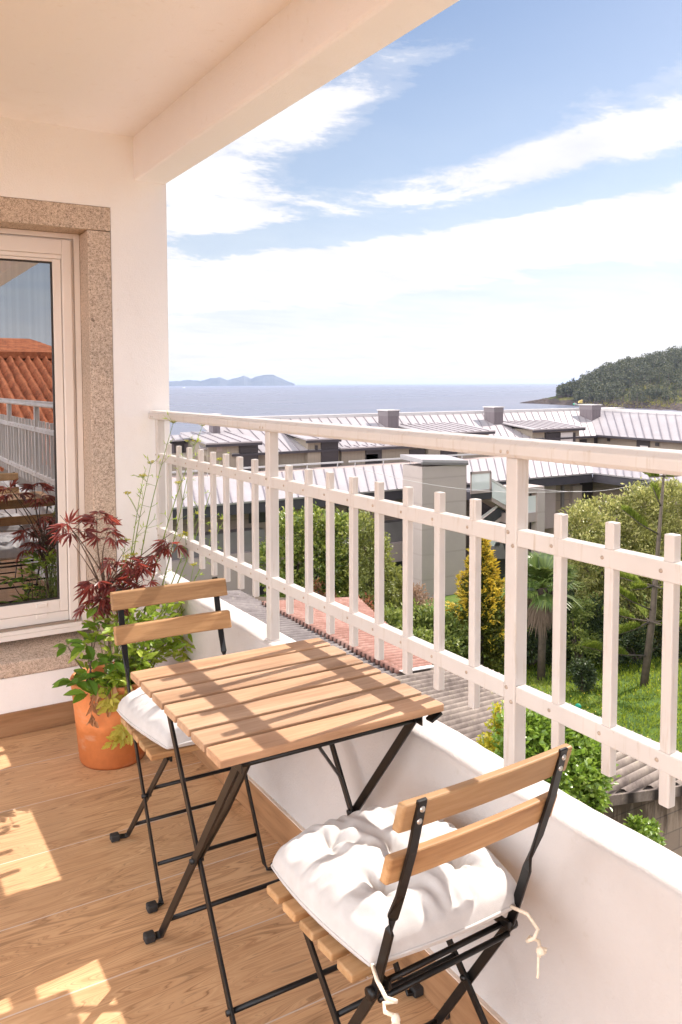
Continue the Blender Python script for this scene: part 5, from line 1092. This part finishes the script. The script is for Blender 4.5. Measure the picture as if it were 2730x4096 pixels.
# climber on the garage corner
iv = thing('climbing_shrub', 'bright green climber spilling over the near corner of the garage roof', 'climber', (5.4, 5.1, -3.0))
ib = blobs([(2080,2950,5.3,75),(2160,2960,5.3,95),(2250,3000,5.25,95),(2330,3060,5.2,75),(2180,3070,5.15,110),(2280,3130,5.1,100),(2360,3150,5.1,55),(2120,3130,5.1,110),(2340,3220,5.05,45),(2400,3100,5.2,25)])
foliage(iv, ib, 420, 26, .045, .062, .045, G['ivy'], shell=.7); stems(iv, (5.3, 5.15, -5.3), ib[:6], bark, .03)
yv = thing('yellowing_climber', 'yellow-leaved climber with upright shoots left of the tall post', 'climber', (5.0, 5.6, -3.0)); yb_ = blobs([(2005,2990,5.6,48),(2035,2940,5.6,48),(1990,3030,5.5,42),(2030,2880,5.6,28),(2010,2850,5.6,16)])
foliage(yv, yb_, 110, 18, .04, .055, .040, G['yel'], shell=.6)
b = MB()
for (u, v, u2, v2) in ((1972,2808,1985,2960),(1930,2935,1945,3040),(2010,2800,2014,2900)): b.tube([Vector(onY(u, v, 5.6))-Vector(yv.location), Vector(onY(u2, v2, 5.6))-Vector(yv.location)], .006, 4)
b.build('shoot', ML['stalk'], yv)
wp = thing('wall_plant', 'small leafy plant growing out of the stained block wall', 'plant', (7.0, 5.3, -3.6)); wb = blobs([(2560,3310,5.2,26),(2600,3335,5.2,28),(2540,3290,5.22,18),(2615,3365,5.2,14)]); foliage(wp, wb, 46, 14, .025, .055, .035, G['ivy'], shell=.5)
# tiled garden hut showing between post and shrub
hu = thing('garden_hut', 'little hut with a pale tiled roof behind the first bush', 'hut', (9.5, 19.6, gz(9.5, 19.6)))
h0 = onY(1100, 2010, 19.6); A = onY(1142, 2080, 19); hz_ = hu.location.z
b = MB(); n_ = 12
for k in range(n_):
    f0, f1 = k/n_, (k+1)/n_; z0, z1 = A.z+(h0.z-A.z)*f0, A.z+(h0.z-A.z)*f1; y0, y1 = 19.0+.35*f0, 19.0+.35*f1; b.hexa([(A.x-.40-9.5, y0-19.6, z0-hz_-.03), (A.x-9.5-.12*f0, y0-19.6, z0-hz_-.03), (A.x-9.5-.12*f0, y1-19.6+.02, z0-hz_-.03), (A.x-.40-9.5, y1-19.6+.02, z0-hz_-.03)], [(A.x-.40-9.5, y0-19.6, z0-hz_+.02), (A.x-9.5-.12*f0, y0-19.6, z0-hz_+.02), (A.x-9.5-.12*f0, y1-19.6+.02, z1-hz_+.0), (A.x-.40-9.5, y1-19.6+.02, z1-hz_+.0)])
b.build('roof', m_plain('pale_clay_tiles', (.52,.46,.42), .85, .2, 9), hu); b = MB(); b.box(A.x-.38-9.5, A.x-.16-9.5, -.56, -.30, 0, A.z-hz_-.04); b.build('wall', Z['shade'], hu)
# lawn
n_ = 60000; xg = rs.uniform(8.9, 24, n_); yg = rs.uniform(6.0, 18.5, n_); zg = np.array([gz(a, c) for a, c in zip(xg, yg)])
gr = leafmesh('lawn', np.stack([xg, yg, zg-.01], 1), rs.normal(0, .45, (n_, 3))+np.array([0, 0, 1]), rs.normal(0, 1, (n_, 3))+np.array([0, 0, .2]), rs.uniform(.05, .15, n_), rs.uniform(.012, .030, n_), m_leaf('grass_blade', [(.075,.125,.012),(.16,.225,.02),(.31,.36,.045)], .5, .40, .3, (.42,.50,.05), .5)); gr['kind'] = 'stuff'
n_ = 1500; xg = rs.uniform(9, 20, n_); yg = rs.uniform(6, 14, n_); k = (rs.uniform(0, 1, n_) < .5+.5*np.sin(xg*1.7)*np.sin(yg*1.3)); xg, yg = xg[k], yg[k]; n_ = len(xg); zg = np.array([gz(a, c) for a, c in zip(xg, yg)])
fl = leafmesh('lawn_flowers', np.stack([xg, yg, zg+.09], 1), rs.normal(0, 1, (n_, 3)), rs.normal(0, .3, (n_, 3))+np.array([0, 0, 1]), rs.uniform(.016, .032, n_), rs.uniform(.016, .032, n_), m_plain('yellow_petals', (.62,.46,.03), .6)); fl['kind'] = 'stuff'

# ------------------------------------------------------------------ sea haze
if HAZE > 0:
    b = MB(); b.box(-30000, 30000, -30000, 30000, ZS-2, 120); hz = b.build('haze', None or bpy.data.materials.new('sea_haze')); hz['kind'] = 'stuff'
    m_ = hz.data.materials[0]; m_.use_nodes = True; m_.node_tree.nodes.clear(); v_ = m_.node_tree.nodes.new('ShaderNodeVolumePrincipled'); v_.inputs['Density'].default_value = HAZE; v_.inputs['Color'].default_value = (.58,.70,1.0,1); v_.inputs['Anisotropy'].default_value = .3
    o_ = m_.node_tree.nodes.new('ShaderNodeOutputMaterial'); m_.node_tree.links.new(v_.outputs[0], o_.inputs['Volume'])
